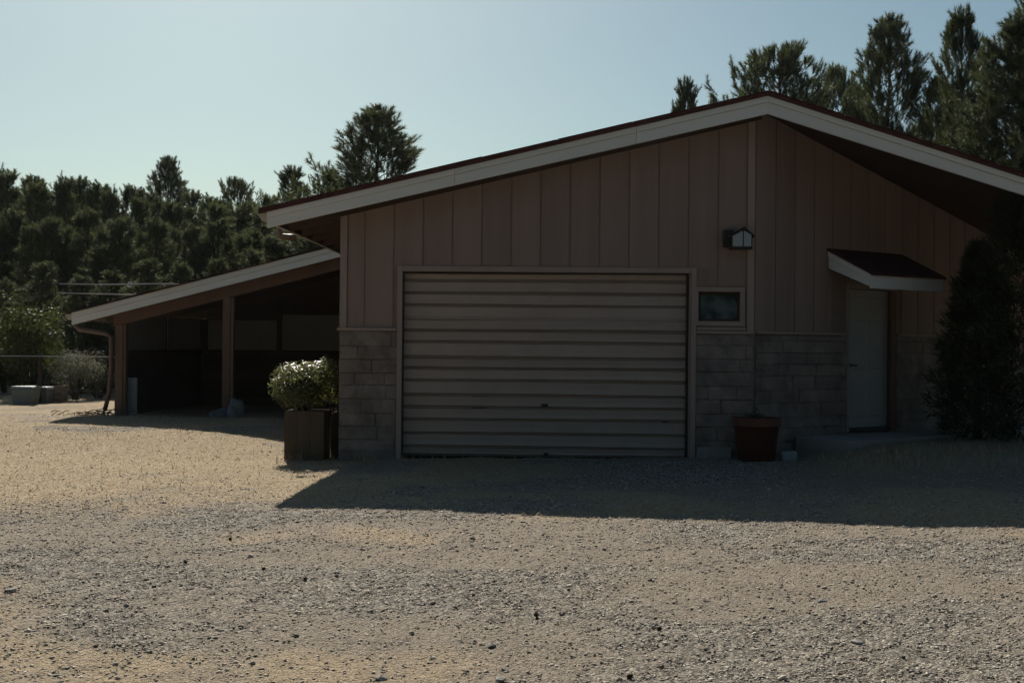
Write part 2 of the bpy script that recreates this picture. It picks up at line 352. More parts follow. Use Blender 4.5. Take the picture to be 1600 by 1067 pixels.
x2 = -6 + 12 * r.random(16000); y2 = -11.3 + 10 * r.random(16000); k = r.random(16000) < .35 + .65 * smooth(.45, .65, fbm(x2, y2 + 70, .8)); x2, y2 = x2[k], y2[k]; m = len(x2)
V2 = blades(x2, y2, gz(x2, y2) + .008, .03 + .06 * r.random(m), .001 + .001 * r.random(m), r.normal(.05, .12, m), r, r.random(m))
tag(mk_tris('needle_litter', V2[0], V2[1], tone_mat('fallen_needles', [(0, (.07, .045, .028)), (1, (.3, .21, .12))], .85, 0), None, {'tone': V2[2]}), 'fallen brown pine needles scattered over the gravel', 'pine needles', None, 'stuff')
tag(mk_tris('dry_grass', V1[0], V1[1], DRY, None, {'tone': V1[2]}), 'short yellow straw and dry grass over the left of the yard', 'dry grass', None, 'stuff')

# ------------------------------------------------------------------ garage building
bld = empty('garage_building', (0, 0, 0))
tag(bld, 'brown board garage with white gable fascia, stone base and wide shutter door', 'building')
XL, XR = float(atY(530, 600, 0)[0]), float(atY(1178, 450, 0)[0])
FY = -.5                                     # front plane of the rake fascia
rtop = [atY(405, 328, FY), atY(1200, 144, FY), atY(1600, 272, FY)]
RX, RZ = rtop[1][0], rtop[1][2]
tl = (RZ - rtop[0][2]) / (RX - rtop[0][0]); tr = (RZ - rtop[2][2]) / (rtop[2][0] - RX)
EXL, EXR = float(rtop[0][0]), float(RX + 6.6)
def roofz(x): return RZ - (tl * (RX - x) if x < RX else tr * (x - RX))
YB = 13.0
BELT = float(atY(800, 514.5, 0)[2])
ANG = R(38); WD = np.array([math.cos(ANG), math.sin(ANG)]); WN = np.array([math.sin(ANG), -math.cos(ANG)])
def tfA(u, v, z): return (XR + WD[0] * u - WN[0] * v, WD[1] * u - WN[1] * v, z)   # v positive = into the wall
def tfF(u, v, z): return (u, v, z)
SOF = .115                                   # soffit below the roof top
# main roof slab + ridge cap + fascia
mb = MB()
for (xa, xb) in ((EXL, RX), (RX, EXR)):
    mb.prism([(xa, roofz(xa) - .05), (xb, roofz(xb) - .05), (xb, roofz(xb)), (xa, roofz(xa))], FY - .05, YB)
roof = mb.build('roof', M['roofing'], bld)
mb = MB()
for (xa, xb) in ((EXL + .12, RX), (RX, EXR - .12)):
    mb.prism([(xa, roofz(xa) - SOF), (xb, roofz(xb) - SOF), (xb, roofz(xb) - .052), (xa, roofz(xa) - .052)], FY + .045, YB - .02)
mb.build('soffit', M['soffit'], roof)
for k in range(13):                          # rafter tails showing under the left eave
    yy = .5 + k * .8
    mb = MB(); xa, xb = EXL + .16, XL + .05
    mb.prism([(xa, roofz(xa) - SOF - .1), (xb, roofz(xb) - SOF - .1), (xb, roofz(xb) - SOF - .001), (xa, roofz(xa) - SOF - .001)], yy, yy + .045)
    mb.build('rafter', M['soffit'], roof)
MB().prism([(RX - .16, roofz(RX - .16) + .004), (RX, RZ + .004), (RX + .16, roofz(RX + .16) + .004), (RX + .16, roofz(RX + .16) + .016), (RX, RZ + .018), (RX - .16, roofz(RX - .16) + .016)], FY + .12, YB).build('ridge_cap', M['gutter'], roof)
FT = .045
fd = lambda x: FT + .225 - .02 * min(1, abs(x - RX) / (RX - EXL))
J1, J2, J3 = EXL + .1 + 2.35, EXL + .1 + 4.6, RX + 3.4
for i, (xa, xb) in enumerate(((EXL + .1, J1 - .002), (J1 + .002, J2 - .002), (J2 + .002, RX), (RX, J3 - .002), (J3 + .002, EXR - .05))):
    f = lambda x, d: roofz(x) - d
    MB().prism([(xa, f(xa, fd(xa))), (xb, f(xb, fd(xb))), (xb, f(xb, FT + .082)), (xa, f(xa, FT + .082))], FY, FY + .04).build('fascia_board', M['fascia'], roof, bevel=.003)
    MB().prism([(xa, f(xa, FT + .08)), (xb, f(xb, FT + .08)), (xb, f(xb, FT + .007)), (xa, f(xa, FT + .007))], FY - .02, FY + .04).build('fascia_trim', M['fascia'], roof, bevel=.003)
# uneven drip edge of the roofing
mb = MB(); xs = list(np.arange(EXL, RX, .93)) + [RX]
for xa, xb in zip(xs[:-1], xs[1:]):
    d = random.uniform(-.004, .004); mb.prism([(xa + .003, roofz(xa) + .001 + d), (xb - .003, roofz(xb) + .001 + d), (xb - .003, roofz(xb) + .012 + d), (xa + .003, roofz(xa) + .012 + d)], FY - .062, FY + .9)
xs = list(np.arange(RX, EXR, .93)) + [EXR]
for xa, xb in zip(xs[:-1], xs[1:]):
    d = random.uniform(-.004, .004); mb.prism([(xa + .003, roofz(xa) + .001 + d), (xb - .003, roofz(xb) + .001 + d), (xb - .003, roofz(xb) + .012 + d), (xa + .003, roofz(xa) + .012 + d)], FY - .062, FY + .9)
mb.build('shingle_edge', M['roofing'], roof)
def gutter(x, y0, y1, z, parent):
    pr = [(x, z - .1), (x - .07, z - .1), (x - .09, z - .06), (x - .12, z - .03), (x - .12, z), (x - .105, z), (x - .105, z - .02), (x - .075, z - .05), (x - .06, z - .088), (x - .012, z - .088), (x - .012, z), (x, z)]
    MB().prism(pr[::-1], y0, y1).build('gutter', M['gutter'], parent)
    MB().prism([(x - .001, z - .099), (x - .07, z - .099), (x - .09, z - .06), (x - .119, z - .03), (x - .119, z - .001), (x - .001, z - .001)][::-1], y0 - .006, y0 - .001).build('gutter_end', M['gutter'], parent)
gutter(EXL + .098, FY + .02, YB, roofz(EXL) - .035, roof)
MB().box(EXL + .1, EXL + .125, FY + .042, YB, roofz(EXL + .1) - .17, roofz(EXL + .1) - .06).build('eave_board', M['soffit'], roof)
e0 = atY(437, 352, 2.2); e1 = atY(437, 370, 2.2); e2 = atY(464, 371, 2.2)
MB().tube([e0, (e0 + e1) / 2, e1 + [0, 0, .02], e1 + [.03, 0, 0], e2], .045, 8).build('downspout_elbow', M['downspout'], roof, sm=True)

# garage opening
DXL, DXR = float(atY(628, 560, 0)[0]), float(atY(1079, 560, 0)[0]); DZ = float(atY(850, 425.5, 0)[2])
WX0, WX1 = float(atY(1091, 480, 0)[0]), float(atY(1156, 480, 0)[0]); WZ0, WZ1 = float(atY(1125, 502, 0)[2]), float(atY(1125, 456, 0)[2])
T0, T1 = .009, .14
def wtop(x): return roofz(x) - SOF - .012
def col_prism(mb, xa, xb, za, zb=None):
    if zb is not None: mb.box(xa, xb, T0, T1, za, zb)
    else:
        top = [(xb, wtop(xb)), (xa, wtop(xa))]
        if xa < RX < xb: top = [(xb, wtop(xb)), (RX, wtop(RX)), (xa, wtop(xa))]
        mb.prism([(xa, za), (xb, za)] + top, T0, T1)
fw = MB()
col_prism(fw, XL, DXL, -.3); col_prism(fw, DXL, DXR, DZ); col_prism(fw, DXR, WX0, -.3)
col_prism(fw, WX0, WX1, -.3, WZ0); col_prism(fw, WX0, WX1, WZ1); col_prism(fw, WX1, XR - .002, -.3)
front = fw.build('front_wall', M['siding2'], bld)
TW = .065
PITCHB = 46 / 122.0
def boards(u0, u1, zfun, topfun, tf, parent, start=0.0):
    u = u0 + start
    while u < u1 - .05:
        ua, ub = max(u, u0) + .006, min(u + PITCHB - .012, u1)
        if ub - ua > .04:
            um = (ua + ub) / 2
            for (za, cut) in zfun(ua, ub):
                zt = topfun
                mb = MB(); d = random.uniform(0, .003)
                if cut is None: mb.hexa([(ua, -d, za), (ub, -d, za), (ub, .012, za), (ua, .012, za)], [(ua, -d, zt(ua)), (ub, -d, zt(ub)), (ub, .012, zt(ub)), (ua, .012, zt(ua))])
                else: mb.hexa([(ua, -d, za), (ub, -d, za), (ub, .012, za), (ua, .012, za)], [(ua, -d, cut), (ub, -d, cut), (ub, .012, cut), (ua, .012, cut)])
                mb.build('board', M['siding'], parent, tf)
        u += PITCHB
b0 = float(atY(568, 450, 0)[0]) - PITCHB * 1 + .018
def zf(ua, ub):
    if ub > DXL - .02 and ua < DXR + .02: return [(DZ + .075, None)]
    if ua > DXR - .1 and ua < WX1 + .02: return [(WZ1 + .07, None)]
    return [(BELT + .004, None)]
boards(XL + .095, XR - .095, zf, lambda x: wtop(x) - .002, tfF, front, b0 - XL - .095 if b0 < XL + .095 else 0)
u_ = b0
while u_ + PITCHB < DXR + TW + .02: u_ += PITCHB
MB().box(DXR + TW + .003, min(u_ + PITCHB - .012, XR - .095), -.001, .012, WZ1 + .07, DZ + .074).build('board', M['siding'], front)
# stones of the base, each its own block
def stones(u0, u1, z0, z1, tf, parent, rh=.168):
    z = z0; row = 0
    while z < z1 - .03:
        h = min(rh * random.uniform(.86, 1.1), z1 - z)
        if z1 - z - h < .07: h = z1 - z
        u = u0 - random.uniform(0, .2)
        while u < u1:
            ww = random.uniform(.34, .85); ua, ub = max(u, u0), min(u + ww, u1)
            if ub - ua > .05:
                g = .001; q = .006; d = random.uniform(.014, .024)
                j = lambda s=.005: random.uniform(-s, s)
                bk = [(ua + g, .012, z + g), (ub - g, .012, z + g), (ub - g, .012, z + h - g), (ua + g, .012, z + h - g)]
                md = [(ua + g + j(), -d + .014, z + g + j()), (ub - g + j(), -d + .014, z + g + j()), (ub - g + j(), -d + .014, z + h - g + j()), (ua + g + j(), -d + .014, z + h - g + j())]
                fr = [(ua + q + j(), -d + j(.007), z + q + j()), (ub - q + j(), -d + j(.007), z + q + j()), (ub - q + j(), -d + j(.007), z + h - q + j()), (ua + q + j(), -d + j(.007), z + h - q + j())]
                cm = ((ua + ub) / 2 + j(.05), -d - random.uniform(.0, .012), z + h / 2 + j(.03))
                fs = [(i, (i + 1) % 4, 4 + (i + 1) % 4, 4 + i) for i in range(4)] + [(4 + i, 4 + (i + 1) % 4, 8 + (i + 1) % 4, 8 + i) for i in range(4)] + [(8 + i, 8 + (i + 1) % 4, 12) for i in range(4)]
                mk('stone', [tf(*p) for p in bk + md + fr + [cm]], fs, M['stone'], parent)
            u += ww
        z += h; row += 1
stones(XL, DXL - TW, -.12, BELT - .035, tfF, front); stones(DXR + TW, XR, -.12, BELT - .035, tfF, front)
# garage trim, belt cap, corner boards
def trim(name, u0, u1, z0, z1, d, tf, parent, m='trim', v1=.013):
    return MB().box(u0, u1, -d, v1, z0, z1).build(name, M[m], parent, tf, bevel=.003)
trim('door_trim', DXL - TW, DXL, -.1, DZ + .07, .03, tfF, front); trim('door_trim', DXR, DXR + TW, -.1, DZ + .07, .03, tfF, front); trim('door_trim', DXL + .001, DXR - .001, DZ, DZ + .07, .027, tfF, front)
trim('belt_cap', XL - .03, DXL - TW - .002, BELT - .033, BELT + .002, .045, tfF, front); trim('belt_cap', DXR + TW + .002, XR - .002, BELT - .033, BELT + .002, .045, tfF, front)
mb = MB(); mb.hexa([(XL, -.025, BELT + .003), (XL + .09, -.025, BELT + .003), (XL + .09, .013, BELT + .003), (XL, .013, BELT + .003)], [(XL, -.025, wtop(XL)), (XL + .09, -.025, wtop(XL + .09)), (XL + .09, .013, wtop(XL + .09)), (XL, .013, wtop(XL))]); mb.build('corner_board', M['trim'], front)
mb = MB(); mb.hexa([(XR - .09, -.025, BELT + .003), (XR, -.025, BELT + .003), (XR, .013, BELT + .003), (XR - .09, .013, BELT + .003)], [(XR - .09, -.025, wtop(XR - .09)), (XR, -.025, wtop(XR)), (XR, .013, wtop(XR)), (XR - .09, .013, wtop(XR - .09))]); mb.build('corner_board', M['trim'], front)
for (xa, xb) in ((XL - .12, RX), (RX, RX + .001 + .0)):
    if xb - xa < .1: continue
    MB().prism([(xa, roofz(xa) - SOF - .14), (xb, roofz(xb) - SOF - .14), (xb, roofz(xb) - SOF - .003), (xa, roofz(xa) - SOF - .003)], -.06, -.028).build('frieze_board', M['soffit'], front)
# left wall, back wall (plain), interior left dark behind the doors
MB().hexa([(XL, T1 + .002, -.3), (XL + .12, T1 + .002, -.3), (XL + .12, YB - .6, -.3), (XL, YB - .6, -.3)], [(XL, T1 + .002, wtop(XL)), (XL + .12, T1 + .002, wtop(XL)), (XL + .12, YB - .6, wtop(XL)), (XL, YB - .6, wtop(XL))]).build('side_wall', M['siding'], bld)
XRE = XR + WD[0] * 7.6; YRE = WD[1] * 7.6
mb = MB(); mb.prism([(XL + .13, -.3), (XRE - .2, -.3), (XRE - .2, wtop(XRE)), (RX, wtop(RX)), (XL + .13, wtop(XL))], YB - .75, YB - .6); mb.build('back_wall', M['siding'], bld)
MB().box(XRE - .18, XRE - .02, YRE + .1, YB - .62, -.3, wtop(XRE)).build('side_wall', M['siding'], bld)

# shutter door: one slat at a time
gd = empty('garage_door'); gd.parent = bld
zz = [float(atY(850, q + 1.2, .1)[2]) for q in (427, 440, 459.5, 479, 499, 518, 536, 560, 577, 596, 619, 638, 657, 679, 700, 713)]
for k in range(15):
    zt, zb = zz[k], zz[k + 1]; h = zt - zb
    deep = .045 if k not in (3,) else .012
    prof = [(.1 + deep, zb + .0), (.1 + deep, zb + .012), (.112, zb + .0125), (.106, zb + .02), (.1 + deep * .6, zb + .026), (.098, zb + .036), (.1, zb + h * .55), (.09, zt - .016), (.092, zt - .008), (.1 + deep, zt - .004), (.1 + deep, zt + .002)]
    nseg = 14; xs = np.linspace(DXL + .012, DXR - .055, nseg + 1); vs_ = []
    for i, xx in enumerate(xs):
        bow = .004 * math.sin(xx * 2.1 + k) + random.uniform(-.0015, .0015)
        sag = .003 * math.sin(xx * 1.3 + k * 1.7)
        for (yy, z_) in prof: vs_.append((xx, yy + bow, z_ + sag))
    n_ = len(prof)
    fs = [(i * n_ + j, (i + 1) * n_ + j, (i + 1) * n_ + j + 1, i * n_ + j + 1) for i in range(nseg) for j in range(n_ - 1)]
    mk('slat', vs_, fs, M['shutter'], gd, False)
MB().box(DXL + .005, DXR - .005, .15, .165, -.15, DZ + .02).build('backing', M['darkmetal'], gd)
MB().box(DXL + .02, DXR - .06, .08, .13, zz[-1] - .035, zz[-1] + .004).build('bottom_seal', M['rubber'], gd)
MB().box(DXR - .054, DXR - .034, .05, .134, -.1, DZ - .001).build('guide_rail', M['darkmetal'], gd); MB().box(DXR - .022, DXR - .002, .03, .134, -.1, DZ - .001).build('guide_rail', M['shutter'], gd)
MB().box(DXL + .001, DXL + .013, .05, .134, -.1, DZ - .001).build('guide_rail', M['darkmetal'], gd)
h0 = atY(851, 633, .09)
MB().box(h0[0] - .045, h0[0] + .045, .066, .098, h0[2] - .02, h0[2] + .02).build('handle', M['darkmetal'], gd, bevel=.006)
h1 = atY(853, 709, .09); MB().box(h1[0] - .03, h1[0] + .03, .06, .098, h1[2] - .02, h1[2] + .015).build('pull_ring', M['darkmetal'], gd, bevel=.006)

# small window
wn = empty('window'); wn.parent = bld
fr = .045
MB().box(WX0 - .06, WX1 + .06, -.035, .012, WZ1, WZ1 + .06).build('frame', M['trim'], wn, bevel=.003); MB().box(WX0 - .06, WX1 + .06, -.04, .012, WZ0 - .06, WZ0).build('sill', M['trim'], wn, bevel=.003)
MB().box(WX0 - .06, WX0, -.034, .012, WZ0 + .001, WZ1 - .001).build('frame', M['trim'], wn, bevel=.003); MB().box(WX1, WX1 + .06, -.034, .012, WZ0 + .001, WZ1 - .001).build('frame', M['trim'], wn, bevel=.003)
mb = MB(); g = .03
mb.box(WX0, WX1, .02, .05, WZ1 - g, WZ1).box(WX0, WX1, .02, .05, WZ0, WZ0 + g).box(WX0, WX0 + g, .021, .049, WZ0 + g, WZ1 - g).box(WX1 - g, WX1, .021, .049, WZ0 + g, WZ1 - g)
mb.build('sash', M['soffit'], wn)
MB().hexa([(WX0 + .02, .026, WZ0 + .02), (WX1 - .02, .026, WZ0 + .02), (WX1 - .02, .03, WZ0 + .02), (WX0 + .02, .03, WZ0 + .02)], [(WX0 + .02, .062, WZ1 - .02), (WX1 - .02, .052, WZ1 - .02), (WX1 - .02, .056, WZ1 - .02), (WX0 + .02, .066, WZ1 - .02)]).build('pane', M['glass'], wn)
MB().box(WX0, WX1, .08, .09, WZ0, WZ1).build('backing', M['rubber'], wn)
trim('sill_board', DXR + TW + .01, XR - .1, BELT + .012, BELT + .05, .03, tfF, front)

# angled right wall
rw = MB(); UL = 7.6
pN = (WN[0], WN[1], 0)
def uz(px, py, v=0.0):
    q = atP(px, py, tfA(0, v, 0), pN); return float((q[0] - XR) * WD[0] + q[1] * WD[1]), float(q[2])
EDL, EDB = uz(1325, 669); EDR, _ = uz(1391, 600); _, EDT = uz(1340, 452)
EDW = EDR - EDL
BELT2 = BELT
def wt2(u):
    return wtop(XR + WD[0] * u)
us = [.004, EDL, EDR, UL]
def colA(ua, ub, za):
    urx = (RX - XR) / WD[0]; top = [(ub, wt2(ub)), (ua, wt2(ua))]
    if ua < urx < ub: top = [(ub, wt2(ub)), (urx, wt2(urx)), (ua, wt2(ua))]
    rw.prism([(ua, za), (ub, za)] + top, T0, T1)
colA(.004, EDL, -.3); colA(EDL, EDR, EDT); colA(EDR, UL, -.3)
right = rw.build('right_wall', M['siding2'], bld, tfA)
boards(.02, UL, lambda ua, ub: [(EDT + .085, None)] if (ub > EDL - .06 and ua < EDR + .1) else [(BELT2 + .004, None)], lambda u: wt2(u) - .002, tfA, right, 0)
stones(.03, EDL - .05, -.12, BELT2 - .03, tfA, right); stones(EDR + .12, UL, -.12, BELT2 - .03, tfA, right)
trim('belt_cap', .03, EDL - .052, BELT2 - .028, BELT2 + .002, .045, tfA, right); trim('belt_cap', EDR + .122, UL, BELT2 - .028, BELT2 + .002, .045, tfA, right)
trim('door_trim', EDL - .05, EDL, EDB - .05, EDT + .08, .02, tfA, right); trim('door_trim', EDL + .001, EDR + .1, EDT, EDT + .08, .022, tfA, right)
ed = empty('entry_door'); ed.parent = bld
MB().box(EDL + .006, EDR - .004, .05, .095, EDB, EDT - .006).build('leaf', M['doorpaint'], ed, tfA, bevel=.004)
for a_, b_ in ((.12, .46), (.54, .88)):
    for c_, d_ in ((.07, .36), (.42, .78), (.83, .95)):
        u0, u1 = EDL + EDW * a_, EDL + EDW * b_; z0, z1 = EDB + (EDT - EDB) * c_, EDB + (EDT - EDB) * d_
        mb = MB(); mb.hexa([(u0, .0499, z0), (u1, .0499, z0), (u1, .0499, z1), (u0, .0499, z1)], [(u0 + .03, .041, z0 + .03), (u1 - .03, .041, z0 + .03), (u1 - .03, .041, z1 - .03), (u0 + .03, .041, z1 - .03)]); mb.build('panel', M['doorpaint'], ed, tfA)
hu, hz = EDL + .07, uz(1331, 571)[1]
mb = MB(); mb.tube([(hu, .05, hz), (hu, .035, hz)], .03, 12).tube([(hu, .035, hz), (hu, .0, hz), (hu + .1, -.005, hz)], .012, 8); mb.build('handle', M['darkmetal'], ed, tfA)
MB().box(EDR, EDR + .05, -.03, .095, EDB - .05, EDT - .001).build('jamb', M['wood'], ed, tfA, bevel=.003); MB().box(EDR + .054, EDR + .1, -.018, .013, EDB - .05, EDT - .001).build('jamb', M['wood'], ed, tfA, bevel=.003)
MB().box(EDL + .002, EDR - .002, .0, .11, EDB - .06, EDB - .006).build('threshold', M['darkmetal'], ed, tfA)
# canopy over the entry door
cp = empty('door_canopy'); cp.parent = bld
CU0, CZT = uz(1291, 388); CU1, _ = uz(1408, 397); PR = .74
zf_ = atP(1350, 425, tfA(0, -PR, 0), pN)[2]
CZF = float(zf_)
mb = MB(); mb.hexa([(CU0, -PR, CZF - .03), (CU1, -PR, CZF - .03), (CU1, -.014, CZT - .03), (CU0, -.014, CZT - .03)], [(CU0, -PR, CZF), (CU1, -PR, CZF), (CU1, -.014, CZT), (CU0, -.014, CZT)]); mb.build('canopy_roof', M['roofing'], cp, tfA)
MB().box(CU0 + .03, CU1 - .03, -PR + .03, -PR + .055, CZF - .20, CZF - .032).build('fascia_board', M['fascia'], cp, tfA, bevel=.003)
for uu in (CU0 + .03, CU1 - .055):
    s_ = (CZT - CZF) / PR
    zl = lambda v, d: CZT + s_ * v * 1.0 - d
    mb = MB(); mb.hexa([(uu, -PR + .057, zl(-PR + .057, .2)), (uu + .025, -PR + .057, zl(-PR + .057, .2)), (uu + .025, -.016, zl(-.016, .26)), (uu, -.016, zl(-.016, .26))], [(uu, -PR + .057, zl(-PR + .057, .115)), (uu + .025, -PR + .057, zl(-PR + .057, .115)), (uu + .025, -.016, zl(-.016, .118)), (uu, -.016, zl(-.016, .118))]); mb.build('side_board', M['fascia'], cp, tfA)
    du = -.012 if uu < CU0 + .1 else 0
    mb = MB(); mb.hexa([(uu + du, -PR + .03, zl(-PR + .03, .11)), (uu + .025 + du, -PR + .03, zl(-PR + .03, .11)), (uu + .025 + du, -.016, zl(-.016, .112)), (uu + du, -.016, zl(-.016, .112))], [(uu + du, -PR + .03, zl(-PR + .03, .034)), (uu + .025 + du, -PR + .03, zl(-PR + .03, .034)), (uu + .025 + du, -.016, zl(-.016, .034)), (uu + du, -.016, zl(-.016, .034))]); mb.build('side_trim', M['fascia'], cp, tfA)
# concrete footing and stoop
MB().box(DXR + TW + .02, DXR + .52, -.1, .012, -.2, float(atY(1110, 699, -.1)[2])).build('footing', M['concrete'], bld, bevel=.01)
slab = MB().box(.75, 7.2, -.95, -.05, -.2, EDB - .065).build('stoop', M['concrete'], bld, tfA, bevel=.015)

# ------------------------------------------------------------------ lantern on the wall
lan = empty('wall_lantern', (0, 0, 0)); tag(lan, 'small house-shaped glass lantern on the wall above the little window', 'lantern')
a = atY(1130, 372, -.06); b = atY(1142, 372, -.06)
zt_, zb_ = atY(1150, 357, -.1)[2], atY(1150, 388, -.1)[2]
MB().box(a[0], b[0] + .03, -.12, -.001, zb_ + .02, zt_ - .02).build('mount_box', M['darkmetal'], lan, bevel=.006)
x0, x1 = atY(1143, 372, -.2)[0], atY(1175, 372, -.2)[0]; xm = (x0 + x1) / 2 + .02; ze = zt_ - .1; zp = zt_ + .01
MB().prism([(x0, zb_), (x1, zb_), (x1, ze), (xm, zp - .03), (x0, ze)], -.22, -.03).build('body', M['darkmetal'], lan)
for (xa, xb) in ((x0 + .012, xm - .012), (xm + .004, x1 - .012)):
    tz = lambda x: ze + (zp - .03 - ze) * (1 - abs(x - xm) / max(xm - x0, .01)) - .015
    MB().prism([(xa, zb_ + .015), (xb, zb_ + .015), (xb, tz(xb)), (xa, tz(xa))], -.226, -.2205).build('glass_pane', M['lglass'], lan)
mb = MB(); mb.prism([(x0 - .03, ze - .02), (xm, zp - .02), (xm, zp), (x0 - .03, ze)], -.25, -.02).prism([(xm, zp - .02), (x1 + .03, ze - .02), (x1 + .03, ze), (xm, zp)], -.25, -.02); mb.build('cap', M['darkmetal'], lan)
MB().box(x0 - .01, x1 + .01, -.23, -.03, zb_ - .014, zb_ - .001).build('base', M['darkmetal'], lan)

# ------------------------------------------------------------------ carport
cpt = empty('open_carport', (0, 0, 0)); tag(cpt, 'open timber lean-to carport with white sloping fascia left of the garage', 'carport')
CY = 6.1; FYc = CY - .35; CYB = 11.4
p0 = atY(112, 487, FYc); p1 = atY(527, 382, FYc)
tc_ = (p1[2] - p0[2]) / (p1[0] - p0[0]); CX0 = float(p0[0])
def cz(x): return p0[2] + tc_ * (x - CX0)
CX1 = XL - .01
xs = np.linspace(CX0 - .03, CX1, 9)
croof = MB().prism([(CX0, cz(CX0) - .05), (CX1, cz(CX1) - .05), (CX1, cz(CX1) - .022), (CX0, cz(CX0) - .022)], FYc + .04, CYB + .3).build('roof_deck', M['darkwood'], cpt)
for i, (xa, xb) in enumerate(zip(xs[:-1], xs[1:])):      # overlapping metal sheets
    n_ = 30; up = .012 if i % 2 else 0; vs_, fs = [], []
    for j in range(n_ + 1):
        yy = FYc - .07 + random.uniform(-.0, .0) + (CYB + .4 - FYc) * j / n_; hh = .014 * math.sin(j * math.pi / 1.0 * .9)
        vs_ += [(xa - .05, yy, cz(xa - .05) + hh * .4 + up), (xb, yy, cz(xb) + hh * .4 + up), (xa - .05, yy, cz(xa - .05) + hh * .4 + up - .016), (xb, yy, cz(xb) + hh * .4 + up - .016)]
    for j in range(n_):
        b_ = j * 4; fs += [(b_, b_ + 1, b_ + 5, b_ + 4), (b_ + 2, b_ + 6, b_ + 7, b_ + 3), (b_, b_ + 4, b_ + 6, b_ + 2), (b_ + 1, b_ + 3, b_ + 7, b_ + 5)]
    fs += [(0, 2, 3, 1), (n_ * 4, n_ * 4 + 1, n_ * 4 + 3, n_ * 4 + 2)]
    mk('roof_sheet', vs_, fs, M['roofing'], croof)
MB().prism([(CX0, cz(CX0) - .235), (CX1, cz(CX1) - .235), (CX1, cz(CX1) - .115), (CX0, cz(CX0) - .115)], FYc, FYc + .036).build('fascia_board', M['fascia'], croof, bevel=.003)
MB().prism([(CX0, cz(CX0) - .112), (CX1, cz(CX1) - .112), (CX1, cz(CX1) - .02), (CX0, cz(CX0) - .02)], FYc - .018, FYc + .036).build('fascia_trim', M['fascia'], croof, bevel=.003)
gutter(CX0 - .002, FYc + .02, CYB, cz(CX0) - .045, croof)
PW = .095
pA, pB = atY(190, 600, CY), atY(357, 600, CY)
XA, XB_ = float(pA[0]), float(pB[0])
bz = lambda x: cz(x) - .052
MB().prism([(XA - .14, bz(XA - .14) - .37), (CX1, bz(CX1) - .37), (CX1, bz(CX1) - .16), (XA - .14, bz(XA - .14) - .16)], CY - .07, CY + .07).build('beam', M['wood'], cpt, bevel=.005)
for yy in (CY + .2, CY + 1.2, CY + 2.2, CY + 3.2, CY + 4.2, CY + 5.0):
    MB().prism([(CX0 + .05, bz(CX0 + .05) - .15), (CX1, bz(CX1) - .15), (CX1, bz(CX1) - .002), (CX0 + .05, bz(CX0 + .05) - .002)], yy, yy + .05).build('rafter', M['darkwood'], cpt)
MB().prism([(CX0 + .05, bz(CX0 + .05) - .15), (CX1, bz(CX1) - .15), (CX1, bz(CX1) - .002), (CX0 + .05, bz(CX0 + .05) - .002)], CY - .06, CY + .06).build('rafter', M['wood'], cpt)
for X_ in (XA, XB_):
    MB().box(X_ - PW, X_ + PW - .05, CY - .09, CY + .09, -.25, bz(X_) - .372).build('post', M['wood'], cpt, bevel=.006)
    MB().box(X_ + PW - .048, X_ + PW, CY - .07, CY + .07, -.25, bz(X_) - .373).build('post_batten', M['wood'], cpt, bevel=.004)
MB().box(XL - .13, XL - .012, CY - .08, CY + .08, -.2, bz(XL - .1) - .372).build('post', M['wood'], cpt, bevel=.006)
# rear and left walls: dark planks below, pale sheets above, dark studs between
BY = CYB - .4
Z0, Z1, Z2 = -.15, 1.16, 1.27
def wall_planks(n_, fn, mname):
    for k in range(n_): fn(k)
nz_ = 7
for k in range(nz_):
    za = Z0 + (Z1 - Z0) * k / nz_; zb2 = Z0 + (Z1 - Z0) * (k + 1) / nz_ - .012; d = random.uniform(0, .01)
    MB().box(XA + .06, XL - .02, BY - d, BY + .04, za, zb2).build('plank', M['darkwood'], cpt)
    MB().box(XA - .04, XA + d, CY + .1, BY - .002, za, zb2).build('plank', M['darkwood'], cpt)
MB().box(XA + .055, XL - .02, BY - .05, BY + .05, Z1, Z2).build('rail', M['darkwood'], cpt); MB().box(XA - .05, XA + .05, CY + .1, BY - .055, Z1, Z2).build('rail', M['darkwood'], cpt)
xs = [XA + .1, XA + 1.75, XA + 3.4, XL - .03]
for xa, xb in zip(xs[:-1], xs[1:]):
    MB().prism([(xa + .06, Z2 + .002), (xb - .06, Z2 + .002), (xb - .06, min(2.05, bz(xa) - .2)), (xa + .06, min(2.05, bz(xa) - .2))], BY, BY + .02).build('sheet', M['greypanel'], cpt)
    MB().box(xa - .058, xa + .058, BY - .04, BY + .04, Z2 + .003, bz(xa) - .2).build('stud', M['darkwood'], cpt)
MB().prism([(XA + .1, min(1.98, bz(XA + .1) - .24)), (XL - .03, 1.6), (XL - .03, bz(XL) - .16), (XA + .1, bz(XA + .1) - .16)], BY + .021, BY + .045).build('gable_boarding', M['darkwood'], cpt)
for ya, yb in ((CY + .12, CY + 2.5), (CY + 2.6, BY - .06)):
    MB().box(XA - .02, XA, ya, yb, Z2 + .002, bz(XA) - .17).build('sheet', M['greypanel'], cpt)
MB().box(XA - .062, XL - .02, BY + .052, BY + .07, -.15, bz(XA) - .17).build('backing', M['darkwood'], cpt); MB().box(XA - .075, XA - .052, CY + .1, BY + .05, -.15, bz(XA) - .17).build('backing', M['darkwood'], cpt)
# downspout from the gutter back to the post
dp = [atY(*q, FYc + .12) for q in ((116, 494), (117, 508), (124, 514), (166, 521), (174, 527))] + [atY(*q, CY - .05) for q in ((174, 570), (171, 612), (164, 640), (160, 648))]
MB().tube(dp, .042, 8).build('downspout', M['downspout'], cpt, sm=True)

